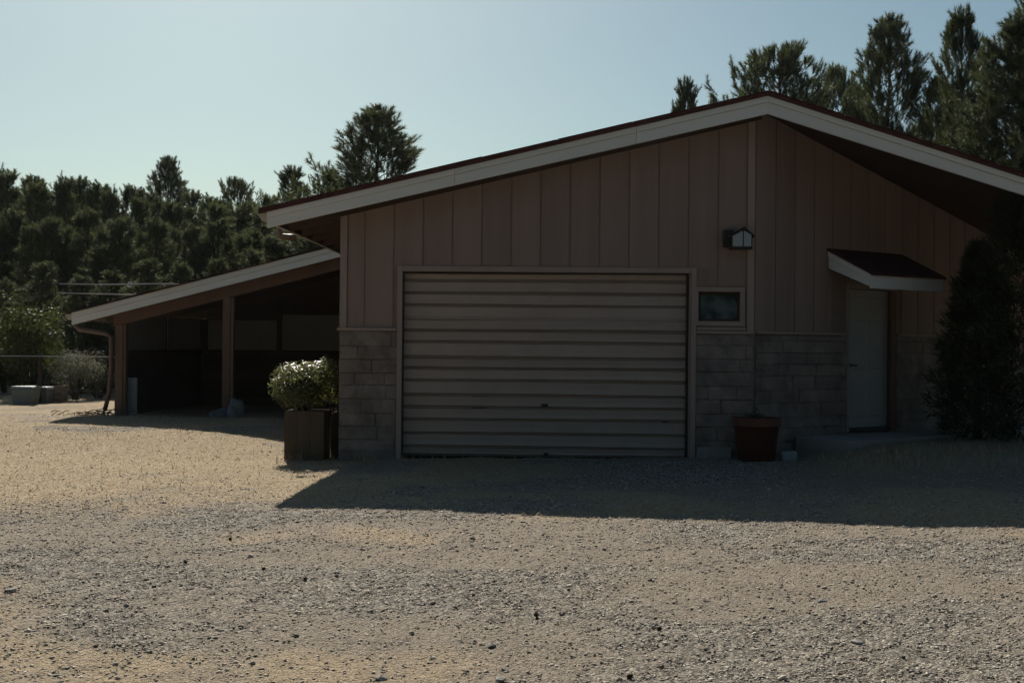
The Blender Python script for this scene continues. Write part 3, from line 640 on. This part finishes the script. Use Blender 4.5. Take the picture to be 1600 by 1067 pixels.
# ------------------------------------------------------------------ foliage builders
def needle_cloud(P, Dn, ln, wd, tone, r):
    """thin triangles from P along Dn"""
    m = len(P); s = np.cross(Dn, r.normal(0, 1, (m, 3))); s /= np.linalg.norm(s, axis=1)[:, None] + 1e-9
    V = np.stack([P - s * wd[:, None], P + s * wd[:, None], P + Dn * ln[:, None]], 1)
    return V.reshape(-1, 3), np.arange(m * 3).reshape(-1, 3), np.repeat(tone, 3)
def norm(v): return v / (np.linalg.norm(v, axis=-1, keepdims=True) + 1e-9)
TOPS = {}
def pine(name, H, rad, cb, seed, nbr=60, sec=5, per=30, prof='round', nl=.2, nw=.011, m=NEEDLE, upk=.4, ts=1.0, up=.4):
    r = np.random.default_rng(seed); root = empty(name)
    mb = MB(); lean = r.normal(0, .02, 2)
    tp = lambda z: np.array([lean[0] * z + .06 * math.sin(z * .9 + seed), lean[1] * z + .06 * math.cos(z * .7 + seed), z])
    zs = np.linspace(-.2, H * .97, 10); mb.tube([tp(z) for z in zs], [max(.016 * H * (1 - z / H) + .012, .012) for z in zs], 7)
    TP, TD, TL = [], [], []
    def tufts(p, d, n, l):
        for _ in range(n):
            TP.append(p + r.normal(0, .07, 3) * l / .3); TD.append(norm(d * r.uniform(.4, 1) + r.normal(0, .35, 3) + np.array([0, 0, up + r.uniform(-.3, .3)]))); TL.append(l * r.uniform(.7, 1.3))
    for k in range(nbr):
        f = (k + r.random()) / nbr; f = f ** .9; z = cb * H + (H * .97 - cb * H) * f
        if prof == 'round': w_ = (max(0, 1 - ((f - .35) / .72) ** 2)) ** .6
        elif prof == 'cone': w_ = (1 - f) ** .8 * (.6 + .4 * min(1, f * 5 + .2)) + .04
        elif prof == 'mid': w_ = (1 - f ** 1.5) * (.65 + .35 * min(1, f * 3)) + .05
        else: w_ = (1 - f ** 2.6) * (.65 + .35 * min(1, f * 3)) + .05
        ln = rad * w_ * (r.uniform(.5, 1.1) if r.random() < .85 else r.uniform(1.1, 1.3)) + .1
        az = k * 2.4 + r.normal(0, .4); el = upk * (.1 + f * 1.7) + r.normal(0, .12)
        d = np.array([math.cos(az) * math.cos(el), math.sin(az) * math.cos(el), math.sin(el)])
        b = tp(z); mid = b + d * ln * .55; tip = b + d * ln + np.array([0, 0, ln * .22])
        mb.tube([b, mid, tip], [.012 + .008 * ln, .008 + .004 * ln, .004], 4, False)
        tl_ = (.24 + .05 * min(ln, 2)) * ts
        tufts(tip, norm(tip - mid), 3, tl_)
        ns = max(1, int(round(sec * min(1.2, ln / rad + .15))))
        for j in range(ns):
            t_ = .3 + .65 * (j + r.random()) / ns; q = b + (mid - b) * (t_ / .55) if t_ < .55 else mid + (tip - mid) * ((t_ - .55) / .45)
            side = (1 if j % 2 else -1) * r.uniform(.5, 1.1); sd_ = norm(d + side * np.array([-d[1], d[0], 0]) + np.array([0, 0, r.uniform(-.1, .5)])); sl = ln * r.uniform(.18, .38) * (1.2 - .5 * t_) + .1
            e_ = q + sd_ * sl + np.array([0, 0, sl * .2]); mb.tube([q, e_], [.006 + .003 * ln, .003], 3, False)
            tufts(e_, sd_, 3, tl_)
            tufts((q + e_) / 2, sd_, max(1, int(sl * 4)), tl_ * .9)
    top = tp(H * .95)
    for q in range(4): TP.append(top + np.array([0, 0, -.14 * q])); TD.append(norm(np.array([r.normal(0, .15), r.normal(0, .15), 1.]))); TL.append(.34 * ts)
    TP, TD, TL = np.array(TP), np.array(TD), np.array(TL); n = len(TP)
    i = np.repeat(np.arange(n), per); u = r.random(len(i)) ** .8
    P = TP[i] + TD[i] * (TL[i] * u)[:, None]
    Dn = norm(TD[i] * r.uniform(.5, 1.1, len(i))[:, None] + r.normal(0, .42, (len(i), 3)))
    tw = np.clip(r.normal(.45, .22, n), 0, 1)
    tone = np.clip(tw[i] + r.normal(0, .15, len(i)), 0, 1)
    V, T, tn = needle_cloud(P, Dn, nl * r.uniform(.6, 1.2, len(i)), np.full(len(i), nw), tone, r)
    mb.build('trunk', M['bark'], root); mk_tris('crown', V, T, m, root, {'tone': tn}); k_ = V[:, 2].argmax(); TOPS[root.name] = V[k_]
    return root
def leaf_shell(r, n, cx, cy, cz_, rx, ry, rz, lobes=9, inner=.55):
    """leaf centres spread through lumpy clumps"""
    c = norm(r.normal(0, 1, (lobes, 3))) * (.25 + .5 * r.random((lobes, 1))); rr = .35 + .25 * r.random(lobes)
    k = r.integers(0, lobes, n); d = norm(r.normal(0, 1, (n, 3))); t_ = (inner + (1 - inner) * r.random(n) ** .5)
    p_ = c[k] + d * (rr[k] * t_)[:, None]
    return p_ * [rx, ry, rz] + [cx, cy, cz_], d
def leaves(name, P, Dn, size, m, parent, r, asp=.45, tone=None, up=0):
    n = len(P); Dn = norm(Dn + np.array([0, 0, up])); s = np.cross(Dn, r.normal(0, 1, (n, 3))); s = norm(s); f = norm(np.cross(s, Dn) + Dn * (r.normal(.05, .3, (n, 1)) if up else r.normal(.4, .5, (n, 1))))
    L_ = size * r.uniform(.6, 1.25, n)[:, None]; W_ = L_ * asp
    b = P; V = np.stack([b, b + f * L_ * .5 + s * W_ * .5 + Dn * L_ * .08, b + f * L_, b + f * L_ * .5 - s * W_ * .5 + Dn * L_ * .08], 1)
    T = np.arange(n * 4).reshape(-1, 4); tn = np.clip(r.normal(.5, .25, n), 0, 1) if tone is None else tone
    return mk_tris(name, V.reshape(-1, 3), T, m, parent, {'tone': np.repeat(tn, 4)})

# ------------------------------------------------------------------ planters by the garage corner
def plank_box(name, x0, x1, y0, y1, z0, z1, npl, label, cat='planter', group=None):
    e = empty(name, ((x0 + x1) / 2, (y0 + y1) / 2, z0)); ox, oy, oz = e.location; wv = (x1 - x0) / npl; wy = (y1 - y0) / npl
    for k in range(npl):
        dz = random.uniform(-.008, .008)
        MB().box(x0 + k * wv + .001 - ox, x0 + (k + 1) * wv - .001 - ox, y0 - oy, y0 + .022 - oy, 0, z1 - z0 + dz).build('plank', M['plank'], e, bevel=.003)
        MB().box(x0 + k * wv + .001 - ox, x0 + (k + 1) * wv - .001 - ox, y1 - .022 - oy, y1 - oy, 0, z1 - z0 + dz).build('plank', M['plank'], e)
        for xx in (x0, x1 - .022): MB().box(xx - ox, xx + .022 - ox, y0 + .024 + k * (wy - .05 / npl) + .002 - oy, y0 + .024 + (k + 1) * (wy - .05 / npl) - .002 - oy, 0, z1 - z0 + dz).build('plank', M['plank'], e)
    MB().box(x0 + .023 - ox, x1 - .023 - ox, y0 + .023 - oy, y1 - .023 - oy, .02, z1 - z0 - .05).build('soil', M['soil'], e)
    return tag(e, label, cat, group)
PY = .12
pl, pr_ = atY(444, 680, PY)[0], atY(506, 680, PY)[0]; ptz = atY(475, 643, PY)[2]
plank_box('planter_box', pl, pr_, PY, PY + .5, gzf(pl, PY) - .03, ptz, 3, 'weathered upright plank planter left of the garage corner')
pl2, pr2 = atY(509, 680, .55)[0], XL - .03
plank_box('planter_box', pr_ + .03, pr_ + .03 + .4, .45, .85, gzf(pl2, .6) - .03, atY(517, 645, .5)[2], 2, 'dark planter box tucked behind the corner of the garage wall')
r = np.random.default_rng(5)
def shrub(name, cx, cy, base, zc, rx, ry, rz, n, size, m, label, cat, seed, lobes=12, stems=7, inner=.5, asp=.45, spread=.4, group=None):
    r = np.random.default_rng(seed); e = empty(name, (cx, cy, base))
    P, Dn = leaf_shell(r, n, 0, 0, zc - base, rx, ry, rz, lobes, inner); P[:, 2] = np.maximum(P[:, 2], .02)
    mb = MB()
    for k in range(stems):
        a = r.random() * 6.283; q = P[r.integers(0, n)]
        mb.tube([(.06 * math.cos(a), .06 * math.sin(a), 0), (q[0] * spread, q[1] * spread, q[2] * .5), q], [.014, .01, .004], 5, False)
    mb.build('stem', M['bark'], e); leaves('foliage', P, Dn, size, m, e, r, asp, None, 0.6 if m is LEAF else 0)
    return tag(e, label, cat, group)
s0 = atY(474, 600, PY + .3); sw = (atY(528, 600, PY + .3)[0] - atY(414, 600, PY + .3)[0]) / 2
zt1, zb1 = atY(474, 560, PY + .3)[2], atY(474, 640, PY + .3)[2]
shrub('potted_shrub', s0[0] + .02, PY + .3, ptz - .06, (zt1 + zb1) / 2 + .02, sw * 1.12, .42, (zt1 - zb1) / 2 * 1.02, 8500, .046, LEAF, 'glossy leafed green shrub sunlit in the upright plank planter', 'shrub', 31, 30, 12)
s1 = atY(524, 600, .7)
shrub('potted_shrub', s1[0], .7, ptz - .08, (zt1 + zb1) / 2 + .04, .34, .3, .34, 2600, .05, LEAF, 'leafy shrub half hidden behind the garage corner', 'shrub', 32, 10, 8)

# ------------------------------------------------------------------ terracotta pot, block, rock, footing side
q = atY(1182, 690, -.32); pz = gzf(q[0], -.32) - .02; pth = float(atY(1182, 652, -.32)[2]) - pz
e = empty('flower_pot', (q[0], -.32, pz)); tag(e, 'large terracotta flower pot against the stone base right of the shutter', 'flower pot')
RP = .30
MB().lathe([(RP * .74, 0), (RP * .92, pth * .8), (RP * .93, pth * .8)], (0, 0, 0), 24).build('pot_body', M['terracotta'], e, sm=True)
MB().lathe([(RP * .95, pth * .8), (RP * 1.0, pth * .82), (RP * 1.0, pth), (RP * .9, pth), (RP * .88, pth * .9)], (0, 0, 0), 24).build('pot_rim', M['terracotta'], e)
MB().lathe([(RP * .5, pth * .85), (RP * .875, pth * .93)], (0, 0, 0), 20).build('soil', M['soil'], e)
r = np.random.default_rng(77); P, Dn = leaf_shell(r, 90, 0, 0, pth + .0, .2, .2, .07, 6)
leaves('withered_plant', P, Dn, .06, CYP, e, r, .3)
def lump(name, c, sx, sy, sz, seed, m, label, cat, group=None, sub=2, jit=.12, flat=False):
    import bmesh
    r = random.Random(seed); bm = bmesh.new(); bmesh.ops.create_icosphere(bm, subdivisions=sub, radius=1)
    from mathutils import noise as mn
    for v in bm.verts:
        k = 1 + jit * 2.2 * mn.noise(v.co * 1.1 + Vector((seed * 3.1, 0, 0))) + r.uniform(-jit, jit) * .3
        v.co = Vector((v.co.x * sx * k, v.co.y * sy * k, max(v.co.z, -.55) * sz * k))
    me = bpy.data.meshes.new(name); bm.to_mesh(me); bm.free(); me.materials.append(m)
    if not flat: me.polygons.foreach_set('use_smooth', [True] * len(me.polygons))
    o = bpy.data.objects.new(name, me); col.objects.link(o); o.location = c; o.rotation_euler = (0, 0, r.uniform(0, 6.28))
    return tag(o, label, cat, group)
q = atY(1232, 706, -.35); 
bo = MB().hexa([(-.1, -.09, 0), (.09, -.1, 0), (.1, .09, 0), (-.09, .1, 0)], [(-.11, -.1, .13), (.1, -.09, .12), (.11, .1, .135), (-.1, .09, .12)]).build('stone_block', M['bluerock'], bevel=.025)
bo.location = (q[0], -.35, gzf(q[0], -.35) - .01); tag(bo, 'pale bluish stone block beside the terracotta pot', 'stone')
qu = tfA(uz(1492, 665)[0], -.6, 0)
lump('boulder', (qu[0], qu[1], EDB - .065 + .08), .14, .12, .14, 3, M['rock'], 'rounded grey rock on the stoop by the dark evergreens', 'rock')

# ------------------------------------------------------------------ things in the carport
q = atG(360, 662, .07)
lump('plastic_bag', (XB_ + .2, CY - .3, gzf(XB_, CY - .3) + .1), .17, .14, .22, 11, M['bag'], 'crumpled pale plastic sack leaning on the middle carport post', 'bag', sub=3, jit=.34)
lump('plastic_sheet', (XB_ - .02, CY - .32, gzf(XB_, CY - .3) + .035), .27, .13, .1, 12, M['bag'], 'flattened plastic sheeting at the foot of the middle post', 'bag', sub=3, jit=.4)
a, b = atY(198, 590, CY + .16), atY(215, 590, CY + .16)
bo = MB().hexa([(a[0] - .02, CY + .2, gzf(a[0], CY) - .02), (b[0] - .03, CY + .2, gzf(a[0], CY) - .02), (b[0] - .03, CY + .25, gzf(a[0], CY) - .02), (a[0] - .02, CY + .25, gzf(a[0], CY) - .02)], [(a[0], CY + .12, a[2]), (b[0], CY + .12, a[2]), (b[0], CY + .17, a[2]), (a[0], CY + .17, a[2])]).build('leaning_panel', M['bluepanel'], bevel=.006)
tag(bo, 'pale blue-grey board standing just right of the left carport post', 'board')

# ------------------------------------------------------------------ yard things far left
FEY = 10.3
def fence():
    e = empty('wire_fence', (float(atY(62, 630, FEY)[0]), FEY, 0)); ox, oy, _ = e.location
    zt_ = float(atY(62, 556, FEY)[2])
    for px in (62, -130, 250):
        x = float(atY(px, 600, FEY)[0]) - ox
        MB().tube([(x, 0, -.2), (x, 0, zt_ + .03)], .045, 8).build('post', M['bark'], e)
    xa, xb = float(atY(-320, 600, FEY)[0]) - ox, float(atY(250, 600, FEY)[0]) - ox
    for z, rr in ((zt_, .011), (zt_ - .38, .0025), (zt_ - .75, .0025)):
        MB().tube([(xa, -.04, z + .01), ((xa + xb) / 2, -.04, z - .01), (xb, -.04, z)], rr, 6).build('wire', M['steel'] if rr > .01 else M['cable'], e)
    return tag(e, 'low wire fence on dark round posts beyond the carport', 'fence')
fence()
def tub(px0, px1, pt, yy, label):
    a, b = atY(px0, 620, yy), atY(px1, 620, yy); x = (a[0] + b[0]) / 2; hw = (b[0] - a[0]) / 2; z0 = gzf(x, yy) - .02; h = float(atY((px0 + px1) / 2, pt, yy)[2]) - z0
    e = empty('storage_tub', (x, yy, z0))
    MB().hexa([(-hw * .86, -.2, 0), (hw * .86, -.2, 0), (hw * .86, .2, 0), (-hw * .86, .2, 0)], [(-hw, -.24, h - .05), (hw, -.24, h - .05), (hw, .24, h - .05), (-hw, .24, h - .05)]).build('body', M['tub'], e, bevel=.02)
    MB().hexa([(-hw - .02, -.26, h - .048), (hw + .02, -.26, h - .048), (hw + .02, .26, h - .048), (-hw - .02, .26, h - .048)], [(-hw + .01, -.23, h), (hw - .01, -.23, h), (hw - .01, .23, h), (-hw + .01, .23, h)]).build('lid', M['lid'], e, bevel=.01)
    return tag(e, label, 'storage tub', 'tubs by the fence')
tub(24, 57, 603, 10.0, 'larger grey tub with pale lid, left of the fence post'); tub(64, 80, 604, 10.6, 'smaller grey tub just right of the fence post')
a, b = atY(82, 620, 10.9), atY(101, 620, 10.9); zc_ = gzf(a[0], 10.9)
e = empty('wooden_crate', ((a[0] + b[0]) / 2, 10.9, zc_)); hw = (b[0] - a[0]) / 2; tag(e, 'low slatted wooden crate between the small tub and the grey shrub', 'crate')
for k in range(3):
    for yy in (-.16, .16): MB().box(-hw, hw, yy - .01, yy + .01, .02 + k * .12, .12 + k * .12).build('slat', M['crate'], e)
    for xx in (-hw + .01, hw - .01): MB().box(xx - .009, xx + .009, -.149, .149, .02 + k * .12, .12 + k * .12).build('slat', M['crate'], e)
q = atG(42, 634)
bx = float(atY(38, 550, 12.2)[0])
shrub('tall_bush', bx, 12.2, .05, 1.55, .85, .8, 1.0, 5200, .085, BUSH, 'tall rounded yellow-green bush at the left edge beyond the fence', 'bush', 41, 18, 12, .5, .5)
bx = float(atY(118, 600, 12.0)[0])
shrub('grey_shrub', bx, 12.0, .05, .8, .72, .6, .55, 5200, .05, SAGE, 'grey-green branching shrub between the crate and the downspout', 'bush', 42, 16, 14, .4, .4, .7)
bx = float(atY(155, 610, 12.6)[0])
shrub('grey_shrub', bx, 12.6, .05, .62, .5, .45, .42, 2600, .05, SAGE, 'smaller grey shrub close behind the carport downspout', 'bush', 43, 10, 9, .4, .4, .7)
# brush pile by the downspout
r = np.random.default_rng(90); mb = MB(); bq = atG(150, 652, .1)
for k in range(46):
    a = r.random() * 6.28; c0 = np.array([bq[0] + r.normal(.05, .28), bq[1] - .1 + r.normal(0, .16), gzf(bq[0], bq[1]) + abs(r.normal(.03, .04))]); l_ = r.uniform(.15, .45); dd = np.array([math.cos(a), math.sin(a) * .7, r.uniform(-.05, .35)])
    mb.tube([c0 - dd * l_ / 2, c0 + dd * l_ * .1 + [0, 0, .02], c0 + dd * l_ / 2], [.009, .008, .004], 4)
mb.v = [(x, y, max(z, gzf(x, y) + .003)) for x, y, z in mb.v]
tag(mb.build('brush_pile', M['twig']), 'low pile of dry twigs under the carport downspout', 'brush pile', None, 'stuff')

# ------------------------------------------------------------------ overhead wires
WY = 9.0
def cable(pts, label, ins=None):
    P = [atY(px, py, WY) for px, py in pts]; e = empty('overhead_wire', tuple(P[0])); o = P[0]; Q = [p_ - o for p_ in P]
    MB().tube(Q[1:], .013, 6).build('bare_conductor', M['steel'], e, sm=True); MB().tube([Q[0] + (Q[0] - Q[1]) * 2.5, Q[0], Q[1]], .009, 6).build('thin_cable', M['cable'], e, sm=True)
    if ins:
        c_ = atY(*ins, WY) - o; vs_ = MB(); n_ = 14
        vs_.tube([c_ + np.array([.045 * math.cos(a_), 0, .045 * math.sin(a_)]) for a_ in np.linspace(0, 6.28, n_)], .016, 6); vs_.build('insulator', M['porcelain'], e, sm=True)
    return tag(e, label, 'wire', 'overhead wires')
cable([(0, 453), (93, 443.5), (160, 444.5), (250, 443.5), (330, 446)], 'upper of the two overhead wires, carrying a ring insulator', (203, 445))
cable([(0, 472.5), (92, 457.5), (140, 459), (190, 460), (290, 463)], 'lower of the two overhead wires at the left')

# ------------------------------------------------------------------ evergreens by the right wall
def cypress(name, x, y, H, rad, seed, label, n=9000):
    r = np.random.default_rng(seed); z0 = gzf(x, y); e = empty(name, (x, y, z0 - .03))
    f = r.random(n) ** .8; a = r.random(n) * 6.283
    lob = 1 + .3 * np.sin(a * 5 + f * 23) + .25 * np.sin(a * 3 - f * 41)
    rr = rad * (1 - f ** 1.6) ** .8 * (.35 + .65 * r.random(n) ** .4) * lob * (.55 + .45 * np.minimum(1, f * 6 + .25)) + .02
    P = np.stack([rr * np.cos(a), rr * np.sin(a), f * H + .05], -1)
    Dn = norm(np.stack([np.cos(a), np.sin(a), .7 + r.normal(0, .5, n)], -1) + r.normal(0, .4, (n, 3)))
    V, T, tn = needle_cloud(P, Dn, r.uniform(.08, .19, n), np.full(n, .012), np.clip(r.normal(.45, .25, n), 0, 1), r)
    MB().tube([(0, 0, 0), (0, 0, H * .5), (.02, 0, H * .93)], [.06, .035, .008], 7).build('trunk', M['bark'], e); mk_tris('crown', V, T, CYP, e, {'tone': tn})
    return tag(e, label, 'evergreen', 'evergreens by the right wall')
x_ = float(atY(1528, 600, 1.0)[0]); cypress('evergreen_shrub', x_, 1.0, 2.6, .5, 51, 'dark conical evergreen just right of the entry door')
x_ = float(atY(1612, 600, .1)[0]); cypress('evergreen_shrub', x_, .1, 3.7, .85, 52, 'taller dark evergreen cut off by the right edge of the picture', 13000)

# ------------------------------------------------------------------ pines
G_R, G_L, G_B = 'pines behind the garage roof', 'forest pines on the left', 'pines rising above the forest'
def top_at(px, py, y): return atY(px, py, y)
protoR = [pine('pine_tree', 11, 2.9, .12, 101, 100, 8, 72, 'egg', .18, .0072, NEEDLE, .4, 1.1, .5), pine('pine_tree', 11, 2.4, .1, 102, 108, 7, 72, 'cone', .18, .0072, NEEDLE, .4, 1.1, .55), pine('pine_tree', 11, 2.7, .12, 103, 104, 8, 72, 'mid', .18, .0072, NEEDLE, .4, 1.1, .55)]
protoL = [pine('forest_pine', 7.5, 1.25, .04, 111, 110, 5, 40, 'cone', .14, .0085, NEEDLE2, .45, .8, .65), pine('forest_pine', 7.5, 1.15, .04, 112, 110, 5, 40, 'cone', .14, .0085, NEEDLE2, .45, .8, .65), pine('forest_pine', 7.5, 1.3, .05, 113, 104, 5, 40, 'mid', .14, .0085, NEEDLE2, .45, .8, .65)]
used = {}
def place(proto, H0, px, py, y, label, group, rz, wx=1.0, tilt=0, cat='pine tree'):
    t_ = top_at(px, py, y); o = proto if proto.name not in used else copy_tree(proto); used[proto.name] = 1
    tx, ty, tz = TOPS[proto.name]; s = float(t_[2]) / tz; ox_ = (tx * math.cos(rz) - ty * math.sin(rz)) * s * wx; oy_ = (tx * math.sin(rz) + ty * math.cos(rz)) * s * wx; o.location = (float(t_[0]) - ox_, y - oy_, 0); o.rotation_euler = (0, tilt, rz); o.scale = (s * wx, s * wx, s)
    return tag(o, label, cat, group)
place(protoR[0], 11, 1228, 60, 22, 'broad round-topped pine behind the ridge of the roof', G_R, .4, .95)
place(protoR[1], 11, 1068, 112, 24, 'small spiky pine top left of the roof ridge', G_R, 1.1, .6)
place(protoR[2], 11, 1410, 15, 20, 'tall pointed pine with gaps between its limbs right of the ridge', G_R, 2.2, .85)
place(protoR[1], 11, 1512, -2, 16, 'narrow dark pine leader standing in front of the right-hand pines', G_R, 3.0, .65)
place(protoR[2], 11, 1580, 22, 14, 'dense sunlit pine at the right edge above the roof', G_R, 4.0, 1.15)
place(protoR[0], 11, 1660, -20, 15, 'big pine leaning in from beyond the right edge', G_R, 5.2, 1.1)
place(protoR[1], 11, 1335, 120, 23, 'low pine top in the dip right of the round-topped pine', G_R, 5.0, .6)
place(protoR[0], 11, 1310, 95, 26, 'thin pine tip behind the round-topped pine', G_R, 2.0, .5)
place(protoR[2], 11, 1480, 110, 19, 'short dark pine wedged between the two tallest pines', G_R, 1.4, .85)
place(protoR[0], 11, 1112, 148, 25, 'little pine shoot just showing over the roof near the ridge', G_R, 3.3, .22)
place(protoR[2], 11, 614, 160, 20, 'large open pine above the left slope of the garage roof', G_B, 2.4, 1.4)
place(protoR[0], 11, 520, 260, 21, 'low bushy pine at the foot of the large open pine', G_B, 2.9, .6)
place(protoR[1], 11, 462, 254, 24, 'rounded pine top over the left eave of the garage', G_B, 4.4, .95)
place(protoL[2], 7.5, 414, 298, 26, 'small pine top close to the gutter end of the garage', G_B, 1.0, .8)
place(protoR[2], 11, 275, 240, 38, 'single pine standing clear above the left forest', G_B, 2.5, .9)
place(protoR[0], 11, 366, 272, 36, 'second pine rising above the forest, nearer the garage', G_B, 5.5, .7)
r = random.Random(9)
tops = [(28, 290), (84, 296), (110, 284), (136, 292), (163, 296), (212, 303), (262, 308), (286, 306), (334, 312), (376, 316), (404, 326), (432, 322), (-30, 262), (5, 252), (45, 268), (68, 278), (97, 264), (123, 270), (148, 277), (178, 285), (199, 283), (224, 292), (246, 300), (300, 292), (322, 298), (345, 304), (392, 312), (418, 322), (-75, 258), (-120, 250)]
for i, (px, py) in enumerate(tops):
    place(protoL[i % 3], 7.5, px, py, 27 + r.uniform(-3, 5), 'forest pine number %s from the left in the back of the left-hand wood' % i, G_L, r.uniform(0, 6.28), r.uniform(.95, 1.35))
front_ = [(-90, 330), (-62, 345), (-35, 315), (-8, 340), (22, 322), (50, 345), (78, 330), (105, 350), (135, 318), (162, 345), (190, 335), (218, 355), (245, 330), (272, 352), (298, 345), (325, 358), (350, 338), (375, 360), (398, 350), (420, 362), (440, 352), (488, 350)]
for i, (px, py) in enumerate(front_):
    place(protoL[(i + 1) % 3], 7.5, px, py, 21 + r.uniform(-2, 2), 'x', G_L, r.uniform(0, 6.28), r.uniform(1.1, 1.4))
low_ = [(-60, 420), (10, 430), (70, 405), (120, 425), (180, 415), (235, 400), (290, 405), (345, 395), (395, 385)]
for i, (px, py) in enumerate(low_):
    place(protoL[i % 3], 7.5, px, py, 15.2 + r.uniform(-.7, .7), 'x', G_L, r.uniform(0, 6.28), r.uniform(1.3, 1.7))
for i in range(15):                        # unseen pines added behind the camera to cut sky light on the front
    o = copy_tree(protoR[i % 3]); o.location = (-33 + i * 4.6 + r.uniform(-1, 1), -30 + r.uniform(-4, 3) + .012 * (i - 7) ** 2, 0); sc_ = r.uniform(1.15, 1.4); o.scale = (sc_ * 1.3, sc_ * 1.3, sc_); o.rotation_euler = (0, 0, r.uniform(0, 6.28))
    tag(o, '%s tall pine from the left in the unseen row added to dim the garage front' % 'first second third fourth fifth sixth seventh eighth ninth tenth eleventh twelfth thirteenth fourteenth fifteenth'.split()[i], 'pine tree', 'added pines behind the camera')
# forest labels by place along the wood
fp = [o for o in col.objects if o.parent is None and o.name.startswith('forest_pine') and o.get('group') == G_L]
def key(o):
    q_ = MC.transposed() @ (Vector(o.location) - Vector(CAM)); return q_.x / -q_.z
rows = {'back': [o for o in fp if o.location.y >= 24], 'middle': [o for o in fp if 19.2 <= o.location.y < 24], 'front': [o for o in fp if o.location.y < 19.2]}
ORD = 'first second third fourth fifth sixth seventh eighth ninth tenth eleventh twelfth thirteenth fourteenth fifteenth sixteenth seventeenth eighteenth nineteenth twentieth twenty-first twenty-second twenty-third twenty-fourth twenty-fifth twenty-sixth twenty-seventh twenty-eighth twenty-ninth thirtieth thirty-first thirty-second thirty-third thirty-fourth'.split()
for rn, os_ in rows.items():
    for k, o in enumerate(sorted(os_, key=key)):
        o['label'] = '%s pine from the left in the %s row of the left-hand forest' % (ORD[k], rn)

# ------------------------------------------------------------------ single stones and pine cones lying in the yard
for k, (px, py, s, lb) in enumerate([(1285, 938, .045, 'flat pale stone lying alone right of centre in the gravel'), (1340, 1006, .04, 'small pale stone near the bottom right of the yard'), (595, 1047, .035, 'whitish flat stone at the bottom of the picture left of centre'), (782, 1055, .036, 'whitish flat stone at the bottom middle of the picture'), (768, 1000, .03, 'pale pebble in the gravel below the shutter door'), (16, 902, .04, 'brownish stone at the far left edge of the yard')]):
    q = atG(px, py, 0); z = gzf(q[0], q[1])
    lump('loose_stone', (q[0], q[1], z + s * .18), s, s * .75, s * .38, 60 + k, M['rock'] if k in (0, 5) else M['concrete'], lb, 'stone', 'single stones in the yard', 1, .2, True)
for k, (px, py, lb) in enumerate([(412, 877, 'dark pine cone on the gravel below the planter'), (477, 894, 'second dark pine cone, right of and below the first'), (290, 863, 'dark pine cone left in the sunny yard'), (838, 953, 'dark cone in the gravel below the middle of the shutter'), (1030, 981, 'dark cone lying lower right of the shutter'), (984, 1052, 'brown cone at the bottom edge right of centre'), (360, 829, 'small dark cone in the straw, highest of those at left')]):
    q = atG(px, py, 0); z = gzf(q[0], q[1]); e = empty('pine_cone', (q[0], q[1], z + .012)); e.rotation_euler = (0, 1.35, k * 1.3); e.scale = (.45, .45, .45)
    mb = MB(); mb.lathe([(.004, -.035), (.018, -.022), (.022, -.005), (.016, .018), (.004, .036)], (0, 0, 0), 9); mb.build('core', M['cone'], e)
    mb = MB()
    for j in range(34):
        a = j * 2.4; zz_ = -.03 + .062 * j / 34; rr = .022 * (1 - ((zz_ + .008) / .045) ** 2) + .003; c0 = np.array([math.cos(a), math.sin(a), 0]); t0 = np.array([-math.sin(a), math.cos(a), 0])
        b_ = c0 * rr * .7 + [0, 0, zz_]; mb.poly([b_ - t0 * .004, b_ + t0 * .004, b_ + c0 * .011 + t0 * .005 + [0, 0, .006], b_ + c0 * .011 - t0 * .005 + [0, 0, .006]], [(0, 1, 2, 3)])
    mb.build('scales', M['cone'], e); tag(e, lb, 'pine cone', 'pine cones in the yard')

# ------------------------------------------------------------------ thin backlit air
hz_ = MB().box(-420, 420, -320, 620, -1.4, 19).build('haze', None); hz_.data.materials.clear()
hm = bpy.data.materials.new('haze_air'); hm.use_nodes = True; hn = hm.node_tree; hn.nodes.clear()
ho = hn.nodes.new('ShaderNodeOutputMaterial'); hv = hn.nodes.new('ShaderNodeVolumePrincipled'); hv.inputs['Color'].default_value = (.86, .9, .92, 1); hv.inputs['Density'].default_value = .0001; hv.inputs['Anisotropy'].default_value = .45
hn.links.new(hv.outputs[0], ho.inputs['Volume']); hz_.data.materials.append(hm)
tag(hz_, 'thin bright haze in the backlit air of the yard', 'haze', None, 'stuff')
